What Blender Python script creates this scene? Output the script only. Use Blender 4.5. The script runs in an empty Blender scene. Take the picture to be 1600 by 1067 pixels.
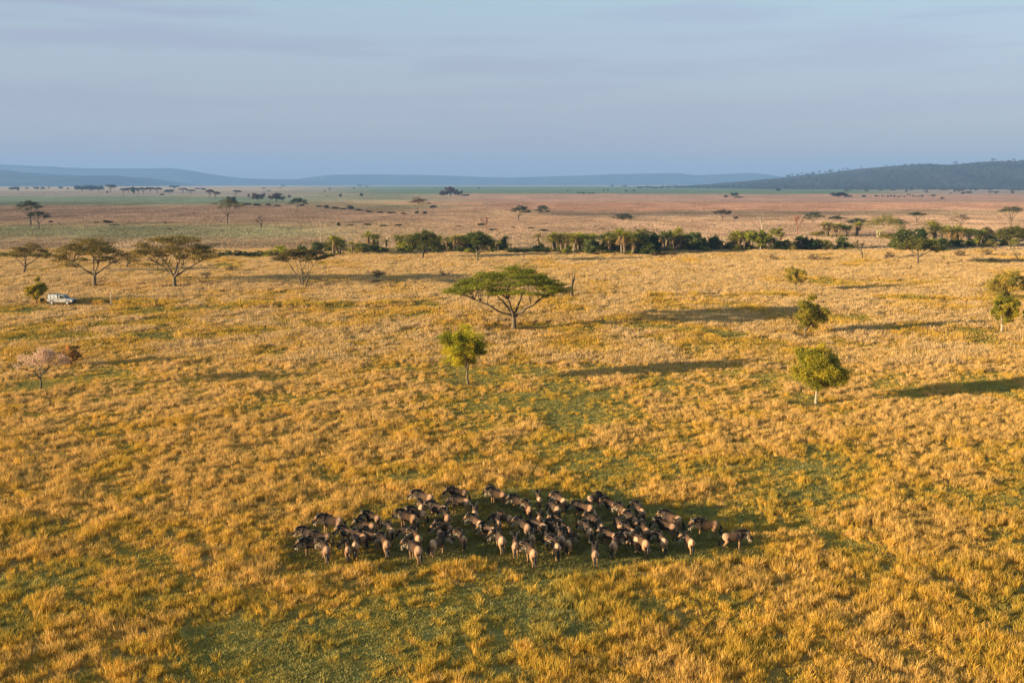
import bpy, math, random
import numpy as np
from mathutils import Vector, Matrix

SC = bpy.context.scene
COL = SC.collection
rng = np.random.default_rng(7)
random.seed(7)

# ------------------------------------------------------------------ camera, sky, sun, exposure
CAM_H = 23.0
FPX = 1555.0
PITCH = math.atan((533.5 - 287.0) / FPX)
cam_d = bpy.data.cameras.new('camera')
cam_d.sensor_width = 36.0
cam_d.lens = 36.0 * FPX / 1600.0
cam_d.clip_start = 0.5
cam_d.clip_end = 60000.0
cam = bpy.data.objects.new('camera', cam_d)
cam.location = (0, 0, CAM_H)
cam.rotation_euler = (math.pi / 2 - PITCH, 0, 0)
COL.objects.link(cam)
SC.camera = cam

SUN_EL = math.radians(9.2)
SUN_AZ = math.radians(21.0)          # light travels towards +x, turned this much towards +y
LDIR = Vector((math.cos(SUN_EL) * math.cos(SUN_AZ), math.cos(SUN_EL) * math.sin(SUN_AZ), -math.sin(SUN_EL)))
sun_d = bpy.data.lights.new('sun', 'SUN')
sun_d.energy = 5.0
sun_d.angle = math.radians(0.5)
sun_d.color = (1.0, 0.82, 0.55)
sun = bpy.data.objects.new('sun', sun_d)
sun.rotation_euler = LDIR.to_track_quat('-Z', 'Y').to_euler()
sun.location = (-60, -30, 80)
COL.objects.link(sun)

world = bpy.data.worlds.new('World')
SC.world = world
world.use_nodes = True
wn, wl = world.node_tree.nodes, world.node_tree.links
wn.clear()
w_out = wn.new('ShaderNodeOutputWorld')
w_bg = wn.new('ShaderNodeBackground')
w_bg.inputs['Strength'].default_value = 0.10
sky = wn.new('ShaderNodeTexSky')
sky.sky_type = 'NISHITA'
sky.sun_disc = False
sky.sun_elevation = SUN_EL
sky.sun_rotation = math.atan2(-LDIR.x, -LDIR.y)
sky.altitude = 1500
sky.air_density = 1.0
sky.dust_density = 1.2
sky.ozone_density = 1.0
tc = wn.new('ShaderNodeTexCoord')
sep = wn.new('ShaderNodeSeparateXYZ')
wl.new(tc.outputs['Generated'], sep.inputs[0])
mp = wn.new('ShaderNodeMapping')
mp.inputs['Scale'].default_value = (1.3, 1.3, 17.0)
mp.inputs['Location'].default_value = (0.35, 0.1, 0.6)
wl.new(tc.outputs['Generated'], mp.inputs[0])
nz = wn.new('ShaderNodeTexNoise')
nz.inputs['Scale'].default_value = 1.5
nz.inputs['Detail'].default_value = 5.0
nz.inputs['Roughness'].default_value = 0.55
wl.new(mp.outputs[0], nz.inputs['Vector'])
veil = wn.new('ShaderNodeMapRange')      # thin high veil, thicker towards the horizon
veil.inputs['From Min'].default_value = 0.0
veil.inputs['From Max'].default_value = 0.32
veil.inputs['To Min'].default_value = 0.95
veil.inputs['To Max'].default_value = 0.55
wl.new(sep.outputs['Z'], veil.inputs['Value'])
band = wn.new('ShaderNodeMapRange')
band.inputs['From Min'].default_value = 0.47
band.inputs['From Max'].default_value = 0.57
band.inputs['To Min'].default_value = 0.0
band.inputs['To Max'].default_value = 0.85
wl.new(nz.outputs['Fac'], band.inputs['Value'])
vramp = wn.new('ShaderNodeValToRGB')     # colour of the veil by height
cr = vramp.color_ramp
cr.elements[0].position = 0.0
cr.elements[0].color = (0.325, 0.30, 0.385, 1)
cr.elements[1].position = 0.30
cr.elements[1].color = (0.365, 0.60, 0.565, 1)
e = cr.elements.new(0.13)
e.color = (0.345, 0.38, 0.455, 1)
wl.new(sep.outputs['Z'], vramp.inputs[0])
bmix = wn.new('ShaderNodeMix')
bmix.data_type = 'RGBA'
bmix.inputs[7].default_value = (0.31, 0.30, 0.415, 1)
wl.new(band.outputs[0], bmix.inputs[0])
wl.new(vramp.outputs[0], bmix.inputs[6])
vs = wn.new('ShaderNodeVectorMath')
vs.operation = 'SCALE'
VEIL_GAIN = 3.75
vs.inputs['Scale'].default_value = VEIL_GAIN
wl.new(bmix.outputs[2], vs.inputs[0])
smix = wn.new('ShaderNodeMix')
smix.data_type = 'RGBA'
wl.new(veil.outputs[0], smix.inputs[0])
wl.new(sky.outputs[0], smix.inputs[6])
wl.new(vs.outputs[0], smix.inputs[7])
wl.new(smix.outputs[2], w_bg.inputs['Color'])
wl.new(w_bg.outputs[0], w_out.inputs['Surface'])

SC.view_settings.view_transform = 'Standard'
SC.view_settings.look = 'None'
SC.view_settings.gamma = 1.0
SC.view_settings.exposure = 1.62
SC.cycles.max_bounces = 5
SC.cycles.diffuse_bounces = 2
SC.cycles.glossy_bounces = 1
SC.cycles.transmission_bounces = 2
SC.cycles.transparent_max_bounces = 8
SC.cycles.volume_bounces = 0
SC.cycles.use_denoising = True

# ------------------------------------------------------------------ helpers
def rayd(u, v):
    x, y = (u - 800.0) / FPX, -(v - 533.5) / FPX
    c, s = math.cos(PITCH), math.sin(PITCH)
    return np.array([x, c + y * s, -s + y * c])

def at(u, v, z=0.0):
    """point of the world at height z under a pixel of the 1600 px photograph, and metres per pixel there"""
    d = rayd(u, v)
    t = (z - CAM_H) / d[2]
    p = np.array([0, 0, CAM_H]) + d * t
    return p[0], p[1], t / FPX

def vnoise(x, y, seed=0):
    x = np.asarray(x, float); y = np.asarray(y, float)
    xi = np.floor(x).astype(np.int64); yi = np.floor(y).astype(np.int64)
    fx = x - xi; fy = y - yi
    fx = fx * fx * (3 - 2 * fx); fy = fy * fy * (3 - 2 * fy)
    def h(a, b):
        n = (a * 374761393 + b * 668265263 + seed * 974634541) & 0xffffffff
        n = ((n ^ (n >> 13)) * 1274126177) & 0xffffffff
        return ((n ^ (n >> 16)) & 0xffff) / 65535.0
    a = h(xi, yi); b = h(xi + 1, yi); c = h(xi, yi + 1); d = h(xi + 1, yi + 1)
    return (a * (1 - fx) + b * fx) * (1 - fy) + (c * (1 - fx) + d * fx) * fy

def fbm(x, y, seed=0, octs=4, gain=0.5):
    s = 0; a = 1; n = 0
    for k in range(octs):
        s = s + a * vnoise(x * 2 ** k + 17.3 * k, y * 2 ** k - 9.1 * k, seed + k); n += a; a *= gain
    return s / n

def sstep(a, b, x):
    t = np.clip((np.asarray(x, float) - a) / (b - a), 0, 1)
    return t * t * (3 - 2 * t)

def gz(x, y):
    """height of the gently rolling ground"""
    x = np.asarray(x, float); y = np.asarray(y, float)
    fade = 1 - sstep(500, 900, np.hypot(x, y))
    return fade * (0.55 * (fbm(x / 38 + 5, y / 38, 41, 3) - 0.5) + 0.22 * (fbm(x / 6, y / 6, 51, 2) - 0.5))

class MB:
    """collects geometry for one mesh"""
    def __init__(s):
        s.v = []; s.f = []; s.t = []; s.m = []; s.n = 0
    def add(s, v, f, tint=0.5, mi=0):
        v = np.asarray(v, float).reshape(-1, 3)
        s.v.append(v)
        for q in f:
            s.f.append(tuple(int(i) + s.n for i in q)); s.m.append(mi)
        s.t.append(np.broadcast_to(np.asarray(tint, float), (len(v),)).copy())
        s.n += len(v)
    def tube(s, pts, rad, k=6, tint=0.5, mi=0, cap=True, sy=1.0):
        pts = np.asarray(pts, float); rad = np.broadcast_to(np.asarray(rad, float), (len(pts),))
        n = len(pts)
        V = []
        prev = None
        for i in range(n):
            d = pts[min(i + 1, n - 1)] - pts[max(i - 1, 0)]
            d = d / (np.linalg.norm(d) + 1e-9)
            if prev is None:
                a = np.array([1.0, 0, 0]) if abs(d[0]) < 0.8 else np.array([0, 1.0, 0])
            else:
                a = prev
            a = a - d * a.dot(d); a /= np.linalg.norm(a) + 1e-9
            b = np.cross(d, a); prev = a
            for j in range(k):
                t = 2 * math.pi * j / k
                V.append(pts[i] + rad[i] * (a * math.cos(t) + b * math.sin(t) * sy))
        F = []
        for i in range(n - 1):
            for j in range(k):
                F.append((i * k + j, i * k + (j + 1) % k, (i + 1) * k + (j + 1) % k, (i + 1) * k + j))
        if cap:
            F.append(tuple(range(k))[::-1]); F.append(tuple((n - 1) * k + j for j in range(k)))
        s.add(V, F, tint, mi)
    def box(s, c, d, mi=0, tint=0.5, rz=0.0):
        c = np.asarray(c, float); d = np.asarray(d, float) / 2
        V = np.array([[x, y, z] for z in (-1, 1) for y in (-1, 1) for x in (-1, 1)], float) * d
        if rz:
            V = V @ np.array([[math.cos(rz), math.sin(rz), 0], [-math.sin(rz), math.cos(rz), 0], [0, 0, 1]])
        s.add(V + c, [(0, 2, 3, 1), (4, 5, 7, 6), (0, 1, 5, 4), (2, 6, 7, 3), (0, 4, 6, 2), (1, 3, 7, 5)], tint, mi)
    def leaves(s, P, size, tint, up=0.0, asp=1.0, mi=0):
        """one small quad per point"""
        P = np.asarray(P, float); n = len(P)
        nr = rng.normal(size=(n, 3)); nr[:, 2] = nr[:, 2] + up * np.sign(nr[:, 2] + 0.01) * 2
        nr /= np.linalg.norm(nr, axis=1)[:, None]
        a = np.cross(nr, rng.normal(size=(n, 3))); a /= np.linalg.norm(a, axis=1)[:, None] + 1e-9
        b = np.cross(nr, a)
        sz = (np.asarray(size) * rng.uniform(0.6, 1.35, n))[:, None] * 0.5
        V = np.empty((n, 4, 3))
        V[:, 0] = P - a * sz * asp; V[:, 1] = P - b * sz * 0.6; V[:, 2] = P + a * sz * asp; V[:, 3] = P + b * sz * 0.6
        base = np.arange(n)[:, None] * 4 + np.arange(4)[None]
        s.add(V.reshape(-1, 3), base.tolist(), np.repeat(np.broadcast_to(tint, (n,)), 4), mi)
    def mesh(s, name, mats, smooth=False):
        me = bpy.data.meshes.new(name)
        V = np.concatenate(s.v) if s.v else np.zeros((0, 3))
        me.from_pydata(V.tolist(), [], s.f)
        for m in (mats if isinstance(mats, (list, tuple)) else [mats]):
            me.materials.append(m)
        if any(s.m):
            me.polygons.foreach_set('material_index', np.array(s.m, np.int32))
        at_ = me.attributes.new('tint', 'FLOAT', 'POINT')
        at_.data.foreach_set('value', np.concatenate(s.t).astype(np.float32))
        if smooth:
            me.polygons.foreach_set('use_smooth', np.ones(len(me.polygons), bool))
        me.update()
        return me
    def obj(s, name, mats, parent=None, smooth=False, link=True):
        o = bpy.data.objects.new(name, s.mesh(name, mats, smooth))
        if link:
            COL.objects.link(o)
        o.parent = parent
        return o

def tag(o, label=None, cat=None, group=None, kind=None):
    if label: o['label'] = label
    if cat: o['category'] = cat
    if group: o['group'] = group
    if kind: o['kind'] = kind
    return o

def empty(name, loc=(0, 0, 0), rz=0.0):
    o = bpy.data.objects.new(name, None)
    o.empty_display_size = 0.3
    o.location = loc
    o.rotation_euler = (0, 0, rz)
    COL.objects.link(o)
    return o

def copy_tree(o):
    r = o.copy(); COL.objects.link(r)
    for ch in o.children:
        c = ch.copy(); COL.objects.link(c); c.parent = r
    return r

# ------------------------------------------------------------------ materials
def new_mat(name):
    m = bpy.data.materials.new(name); m.use_nodes = True
    n, l = m.node_tree.nodes, m.node_tree.links
    n.clear()
    return m, n, l

def out_principled(n, l, rough=0.9, spec=0.15):
    o = n.new('ShaderNodeOutputMaterial'); p = n.new('ShaderNodeBsdfPrincipled')
    p.inputs['Roughness'].default_value = rough
    p.inputs['Specular IOR Level'].default_value = spec
    l.new(p.outputs[0], o.inputs['Surface'])
    return o, p

def noise_mat(name, c0, c1, scale=6.0, rough=0.85, bump=0.3, stretch=(1, 1, 1), spec=0.2, metallic=0.0):
    m, n, l = new_mat(name)
    o, p = out_principled(n, l, rough, spec)
    p.inputs['Metallic'].default_value = metallic
    t = n.new('ShaderNodeTexCoord'); mpn = n.new('ShaderNodeMapping'); mpn.inputs['Scale'].default_value = stretch
    l.new(t.outputs['Object'], mpn.inputs[0])
    nz = n.new('ShaderNodeTexNoise'); nz.inputs['Scale'].default_value = scale; nz.inputs['Detail'].default_value = 6
    l.new(mpn.outputs[0], nz.inputs['Vector'])
    r = n.new('ShaderNodeValToRGB')
    r.color_ramp.elements[0].position = 0.3; r.color_ramp.elements[0].color = (*c0, 1)
    r.color_ramp.elements[1].position = 0.7; r.color_ramp.elements[1].color = (*c1, 1)
    l.new(nz.outputs['Fac'], r.inputs[0]); l.new(r.outputs[0], p.inputs['Base Color'])
    if bump:
        b = n.new('ShaderNodeBump'); b.inputs['Strength'].default_value = bump; b.inputs['Distance'].default_value = 0.05
        l.new(nz.outputs['Fac'], b.inputs['Height']); l.new(b.outputs[0], p.inputs['Normal'])
    return m

def leaf_mat(name, transl=0.35):
    """foliage: colour of the object, each leaf a little lighter, darker or yellower than the next"""
    m, n, l = new_mat(name)
    o = n.new('ShaderNodeOutputMaterial')
    oi = n.new('ShaderNodeObjectInfo')
    a = n.new('ShaderNodeAttribute'); a.attribute_name = 'tint'
    r = n.new('ShaderNodeValToRGB')
    r.color_ramp.elements[0].position = 0.0; r.color_ramp.elements[0].color = (0.42, 0.50, 0.45, 1)
    r.color_ramp.elements[1].position = 1.0; r.color_ramp.elements[1].color = (1.75, 1.45, 1.1, 1)
    e = r.color_ramp.elements.new(0.5); e.color = (1, 1, 1, 1)
    l.new(a.outputs['Fac'], r.inputs[0])
    mx = n.new('ShaderNodeMix'); mx.data_type = 'RGBA'; mx.blend_type = 'MULTIPLY'; mx.inputs[0].default_value = 1
    l.new(oi.outputs['Color'], mx.inputs[6]); l.new(r.outputs[0], mx.inputs[7])
    d = n.new('ShaderNodeBsdfDiffuse'); t = n.new('ShaderNodeBsdfTranslucent'); ms = n.new('ShaderNodeMixShader')
    ms.inputs[0].default_value = transl
    l.new(mx.outputs[2], d.inputs['Color']); l.new(mx.outputs[2], t.inputs['Color'])
    l.new(d.outputs[0], ms.inputs[1]); l.new(t.outputs[0], ms.inputs[2]); l.new(ms.outputs[0], o.inputs['Surface'])
    return m

LEAF = leaf_mat('foliage')
BARK = noise_mat('acacia_bark', (0.085, 0.06, 0.034), (0.20, 0.15, 0.08), 5, 0.9, 0.4, (3, 3, 0.7))
BARK_YEL = noise_mat('fever_tree_bark', (0.30, 0.26, 0.10), (0.50, 0.42, 0.18), 3, 0.85, 0.2, (2, 2, 0.6))
BARK_DARK = noise_mat('dark_bark', (0.055, 0.045, 0.035), (0.12, 0.09, 0.06), 5, 0.9, 0.4, (3, 3, 0.7))
BARK_PALE = noise_mat('bleached_wood', (0.24, 0.18, 0.12), (0.40, 0.31, 0.21), 5, 0.9, 0.3, (3, 3, 0.5))
BARK_RED = noise_mat('red_brown_bark', (0.16, 0.06, 0.04), (0.30, 0.12, 0.07), 5, 0.9, 0.3, (3, 3, 0.5))
PALM_TRUNK = noise_mat('palm_trunk', (0.10, 0.07, 0.045), (0.22, 0.16, 0.10), 7, 0.9, 0.4, (1, 1, 4))

# colours of the plain, as numpy fields of the world position ---------------------------------
def colour_fields(x, y):
    """returns green share and far-pasture colour of the plain at world points"""
    x = np.asarray(x, float); y = np.asarray(y, float)
    big = fbm(x / 21 + 3, y / 26, 11, 4)
    mid = fbm(x / 5.5, y / 6.5, 21, 3)
    g = 0.42 * big + 0.58 * mid
    # broad greener and drier stretches
    g = g + 0.05 * np.exp(-(((y - 118) / 30) ** 2))
    g = g + 0.06 * np.exp(-(((x + 18) / 20) ** 2 + ((y - 50) / 12) ** 2))
    g = g + 0.07 * np.exp(-(((x + 2) / 11) ** 2 + ((y - 46) / 6) ** 2))
    g = g + 0.09 * np.exp(-(((x + 62) / 32) ** 2 + ((y - 262) / 22) ** 2))
    g = g - 0.098 - 0.05 * sstep(150, 230, y) - 0.03 * sstep(10, 40, x) * (y < 110)
    return g

SOILS = [(808, 513, 66, 5), (1275, 632, 40, 5), (731, 602, 34, 4), (63, 611, 24, 3), (1258, 524, 22, 3), (273, 449, 26, 2.5), (148, 447, 24, 2.5), (1565, 519, 20, 3)]
def bare(x, y):
    """0..1: how far the grass is worn away"""
    x = np.asarray(x, float); y = np.asarray(y, float)
    m = np.zeros(x.shape)
    for u, v, a, b_ in SOILS:
        cx, cy, s_ = at(u, v); ry = abs(at(u, v - b_)[1] - cy)
        d = np.hypot((x - cx) / (a * s_), (y - cy) / ry) + 0.5 * (fbm(x / 2.0, y / 2.0, 81, 2) - 0.5)
        m = np.maximum(m, 1 - sstep(0.75, 1.1, d))
    tr = np.abs(y - (191.3 + 6 * np.sin(x / 23.0) + 0.05 * x)) / (1.7 + 1.6 * np.exp(-((x + 86) / 9) ** 2))
    m = np.maximum(m, 0.8 * (1 - sstep(0.6, 1.2, tr)) * (x < -12))
    return m

# ------------------------------------------------------------------ the ground
GOLD = np.array([0.46, 0.285, 0.10]); OLIVE = np.array([0.155, 0.15, 0.04]); SOIL = np.array([0.17, 0.115, 0.06])

def far_colour(x, y):
    """colour of the plain beyond the palms: belts of dry, burnt and green pasture"""
    x = np.asarray(x, float); y = np.asarray(y, float)
    lat = x / np.maximum(y, 1.0)                         # bearing, so belts may slant
    w = (fbm(x / 90, y / 160, 61, 4) - 0.5)
    q = np.log(np.maximum(y, 50.0)) + 0.22 * w + 0.02 * np.sin(lat * 9)
    L = lambda d: math.log(d)
    c = np.zeros(x.shape + (3,)); c[:] = (0.51, 0.34, 0.20)
    def belt(d0, d1, col, m=1.0, soft=0.085):
        k = sstep(L(d0) - soft, L(d0) + soft, q) * (1 - sstep(L(d1) - soft, L(d1) + soft, q)) * m
        c[:] = c * (1 - k[..., None]) + np.array(col) * k[..., None]
    c *= (0.80 + 0.40 * fbm(x / 60, y / 260, 65, 5))[..., None]
    left = 1 - sstep(-0.26, -0.10, lat); lm = 1 - sstep(-0.12, 0.03, lat)
    right = sstep(-0.14, 0.0, lat)
    belt(430, 560, (0.30, 0.29, 0.155), 0.85 * left)
    belt(590, 1050, (0.345, 0.225, 0.165), 0.75 * lm)
    belt(470, 720, (0.47, 0.295, 0.20), 0.6 * right)
    belt(720, 860, (0.16, 0.125, 0.10), 0.85 * sstep(-0.02, 0.06, lat) * (1 - 0.6 * sstep(0.3, 0.5, lat)))
    belt(860, 1350, (0.40, 0.22, 0.165), 0.8 * right)
    belt(1050, 1900, (0.18, 0.225, 0.15), 0.9 * left)
    belt(880, 1150, (0.19, 0.19, 0.11), 0.7 * lm * (1 - left))
    belt(1350, 2250, (0.50, 0.265, 0.195), 0.9 * right)
    belt(1900, 3300, (0.33, 0.25, 0.20), 0.9 * left)
    belt(1350, 2300, (0.20, 0.21, 0.14), 0.8 * lm * (1 - left) * (1 - right))
    belt(2250, 9000, (0.13, 0.19, 0.10), 0.9 * (1 - left) * (1 - sstep(0.33, 0.45, lat)))
    belt(2250, 3600, (0.34, 0.25, 0.20), 0.8 * sstep(0.33, 0.45, lat))
    c *= (0.72 + 0.56 * fbm(x / 35, y / 120, 67, 5))[..., None]
    return c

radii = np.concatenate([np.linspace(0, 28, 8)[:-1], np.geomspace(28, 17000, 330)])
NA = 720
ang = np.linspace(0, 2 * math.pi, NA, endpoint=False)
RR, AA = np.meshgrid(radii[1:], ang, indexing='ij')
GX, GY = RR * np.sin(AA), RR * np.cos(AA)
gv = np.concatenate([[[0, 0, float(gz(0, 0))]], np.stack([GX, GY, gz(GX, GY)], -1).reshape(-1, 3)])
nr = len(radii) - 1
I, J = np.meshgrid(np.arange(nr - 1), np.arange(NA), indexing='ij')
quads = np.stack([1 + I * NA + J, 1 + I * NA + (J + 1) % NA, 1 + (I + 1) * NA + (J + 1) % NA, 1 + (I + 1) * NA + J], -1).reshape(-1, 4)[:, ::-1]
tris = np.stack([np.zeros(NA, int), 1 + np.arange(NA), 1 + (np.arange(NA) + 1) % NA], -1)[:, ::-1]
me = bpy.data.meshes.new('ground')
me.from_pydata(gv.tolist(), [], quads.tolist() + tris.tolist())
gg = colour_fields(gv[:, 0], gv[:, 1])
gs = sstep(0.42, 0.62, gg)[:, None]
near_c = (SOIL * 0.45 + GOLD * 0.45) * (1 - gs) + (OLIVE * 0.9 + GOLD * 0.3) * gs
midn = sstep(110, 170, np.hypot(gv[:, 0], gv[:, 1]))[:, None]
near_c = near_c * (1 - midn) + ((SOIL * 0.4 + GOLD * 0.6) * (1 - gs) + (OLIVE + GOLD * 0.15) * gs) * midn
bm = bare(gv[:, 0], gv[:, 1])[:, None]
near_c = near_c * (1 - bm) + np.array([0.20, 0.105, 0.055]) * bm
farness = sstep(300, 430, np.hypot(gv[:, 0], gv[:, 1]))[:, None]
gc = near_c * (1 - farness) + far_colour(gv[:, 0], gv[:, 1]) * farness
ca = me.attributes.new('plain_colour', 'FLOAT_COLOR', 'POINT')
ca.data.foreach_set('color', np.concatenate([gc, np.ones((len(gc), 1))], 1).astype(np.float32).ravel())
me.polygons.foreach_set('use_smooth', np.ones(len(me.polygons), bool))
gm, n, l = new_mat('savanna_ground')
o_, p_ = out_principled(n, l, 1.0, 0.0)
a = n.new('ShaderNodeAttribute'); a.attribute_name = 'plain_colour'
geo = n.new('ShaderNodeNewGeometry')
nz1 = n.new('ShaderNodeTexNoise'); nz1.inputs['Scale'].default_value = 0.06; nz1.inputs['Detail'].default_value = 10; nz1.inputs['Roughness'].default_value = 0.72
mpn = n.new('ShaderNodeMapping'); mpn.inputs['Scale'].default_value = (1, 0.7, 1)
l.new(geo.outputs['Position'], mpn.inputs[0]); l.new(mpn.outputs[0], nz1.inputs['Vector'])
rr = n.new('ShaderNodeValToRGB')
rr.color_ramp.elements[0].position = 0.30; rr.color_ramp.elements[0].color = (0.55, 0.62, 0.6, 1)
rr.color_ramp.elements[1].position = 0.70; rr.color_ramp.elements[1].color = (1.35, 1.28, 1.2, 1)
l.new(nz1.outputs['Fac'], rr.inputs[0])
mx = n.new('ShaderNodeMix'); mx.data_type = 'RGBA'; mx.blend_type = 'MULTIPLY'; mx.inputs[0].default_value = 0.8
l.new(a.outputs['Color'], mx.inputs[6]); l.new(rr.outputs[0], mx.inputs[7])
l.new(mx.outputs[2], p_.inputs['Base Color'])
nz2 = n.new('ShaderNodeTexNoise'); nz2.inputs['Scale'].default_value = 1.3; nz2.inputs['Detail'].default_value = 5
l.new(geo.outputs['Position'], nz2.inputs['Vector'])
bp = n.new('ShaderNodeBump'); bp.inputs['Strength'].default_value = 0.8; bp.inputs['Distance'].default_value = 0.5
l.new(nz2.outputs['Fac'], bp.inputs['Height']); l.new(bp.outputs[0], p_.inputs['Normal'])
me.materials.append(gm)
ground = bpy.data.objects.new('ground', me); COL.objects.link(ground)
tag(ground, 'dry golden savanna plain with greener patches reaching to the hills', 'ground', kind='structure')

# ------------------------------------------------------------------ hills
def prof(u, pts):
    xs, ys = zip(*pts)
    return np.interp(u, xs, ys)

def hill(name, label, depth, front, back, pts, rough, c0, c1, nx=260, ny=46, seed=0):
    """a ridge: crest at `depth`, foot at front/back; crest heights from bearing/elevation pairs"""
    u = np.linspace(pts[0][0], pts[-1][0], nx)
    t = np.linspace(0, 1, ny)
    ys = front + (back - front) * t
    tc_ = (depth - front) / (back - front)
    shp = np.where(t < tc_, np.sin(np.clip(t / tc_, 0, 1) * math.pi / 2) ** 1.5, np.cos(np.clip((t - tc_) / (1 - tc_), 0, 1) * math.pi / 2) ** 1.2)
    crest = CAM_H + (287.0 - prof(u, pts)) / FPX * depth
    U, T = np.meshgrid(u, np.arange(ny), indexing='ij')
    X = (U - 800) / FPX * depth
    Y = ys[T.astype(int)]
    k = shp[T.astype(int)]
    Z = np.maximum(crest, 0.0)[:, None] * k * (1 + rough * (fbm(X / (depth * 0.05), Y / (depth * 0.05), seed, 5) - 0.5) * (1 - 0.6 * k)) - 2.0 * (1 - k) - 1.0
    V = np.stack([X, Y, Z], -1).reshape(-1, 3)
    F = [(i * ny + j, (i + 1) * ny + j, (i + 1) * ny + j + 1, i * ny + j + 1) for i in range(nx - 1) for j in range(ny - 1)]
    m = noise_mat(name + '_slopes', c0, c1, 0.004, 1.0, 0.0, spec=0.0)
    b = MB(); b.add(V, F)
    o = b.obj(name, m, smooth=True)
    tag(o, label, 'hill', kind='structure')
    return o, (lambda uu, tt: None)

hill('hill', 'dark wooded hill rising on the right skyline', 5200, 3700, 8200,
     [(1020, 300), (1100, 293), (1180, 286), (1230, 280), (1265, 276), (1310, 271), (1350, 266), (1390, 261), (1440, 260), (1500, 257), (1560, 253), (1640, 254), (1760, 259), (1950, 263), (2300, 280), (2500, 300)],
     0.7, (0.028, 0.036, 0.036), (0.075, 0.07, 0.06), seed=3)
hill('hill', 'nearer blue ridge on the far left skyline', 9500, 8000, 12000,
     [(-700, 300), (-300, 268), (-100, 262), (0, 266), (60, 271), (110, 275), (180, 275), (215, 281), (240, 290), (300, 298)],
     0.9, (0.012, 0.025, 0.02), (0.065, 0.07, 0.045), seed=5)
hill('hill', 'long flat blue ridge behind the left skyline', 13500, 12400, 16500,
     [(-900, 290), (-400, 262), (-60, 258), (20, 259), (60, 260), (130, 263), (180, 264), (260, 265), (300, 268), (345, 275), (375, 279), (470, 281), (520, 286), (560, 294)],
     0.9, (0.015, 0.03, 0.03), (0.08, 0.085, 0.065), seed=9)
hill('hill', 'low blue tableland along the middle of the skyline', 14500, 13200, 16800,
     [(330, 296), (400, 281), (470, 280), (500, 275), (530, 272), (580, 273), (640, 275), (720, 277), (800, 278), (870, 276), (960, 273), (1010, 271), (1060, 271), (1080, 273), (1130, 271), (1170, 271), (1200, 275), (1240, 281), (1300, 288), (1400, 298)],
     0.9, (0.015, 0.03, 0.03), (0.08, 0.085, 0.065), seed=13)

# ------------------------------------------------------------------ the herd's places (pixels of the photo, heading in degrees, pose)
# (u, v, heading, pose, scale)   heading 180 = towards the left of the picture, 90 = away from the camera
HERD = [
 (483,829,170,0,1.04),(501,834,166,3,1.0),(488,845,200,0,1.0),(508,853,135,1,1.0),(518,814,172,0,1.03),(543,827,152,1,1.0),
 (543,851,125,5,1.0),(556,847,112,3,1.04),(582,806,155,1,1.02),(572,819,160,1,1.0),(579,835,162,0,1.02),(561,834,150,3,0.98),
 (610,823,115,1,0.92),(602,846,130,1,1.02),(662,777,167,0,1.04),(658,789,96,3,1.0),(652,801,160,1,1.0),(637,808,160,0,1.02),
 (684,794,160,0,0.98),(698,804,120,1,0.96),(696,821,155,1,1.0),(686,828,125,5,0.98),(651,838,145,1,1.04),(648,857,140,1,1.05),
 (684,847,60,2,1.0),(640,830,160,3,1.0),(716,769,170,0,1.02),(718,783,172,3,1.03),(742,798,92,0,0.98),(745,816,135,1,1.0),
 (777,771,160,0,1.02),(772,763,150,3,0.95),(810,780,150,1,1.0),(826,791,125,1,1.02),(777,813,110,1,0.97),(789,805,150,3,0.98),
 (819,821,145,1,1.04),(763,826,150,5,1.0),(782,843,135,5,1.03),(722,837,120,1,0.98),(806,849,82,0,1.0),(830,860,135,1,1.03),
 (842,776,105,0,0.96),(876,780,125,1,1.0),(867,792,142,3,1.04),(844,804,95,3,0.95),(872,811,130,5,0.98),(866,822,135,1,1.0),
 (832,835,95,3,0.98),(912,790,160,0,1.02),(929,776,50,3,1.0),(929,809,140,1,1.0),(919,824,122,1,0.98),(877,838,95,2,1.0),
 (890,841,82,2,0.97),(868,850,125,1,1.0),(930,858,92,0,0.98),(883,823,120,5,0.95),(840,821,150,3,1.0),(853,832,112,1,0.95),
 (956,785,155,0,0.98),(973,795,130,1,1.03),(1000,796,115,1,1.02),(1001,808,100,3,0.97),(1008,825,125,5,1.0),(988,806,120,1,0.94),
 (968,816,100,3,1.0),(953,831,150,1,0.98),(961,845,70,2,1.0),(983,824,130,1,0.95),(1003,844,135,1,1.06),(988,838,140,3,0.97),
 (1034,840,110,1,0.92),(1041,820,155,1,1.06),(1050,809,160,0,1.03),(937,817,120,3,0.98),(1104,821,172,0,1.04),(1077,841,115,5,0.93),
 (1146,839,14,4,1.06),
]
herd_xy = np.array([at(u, v, 0.95)[:2] for u, v, *_ in HERD])

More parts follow.
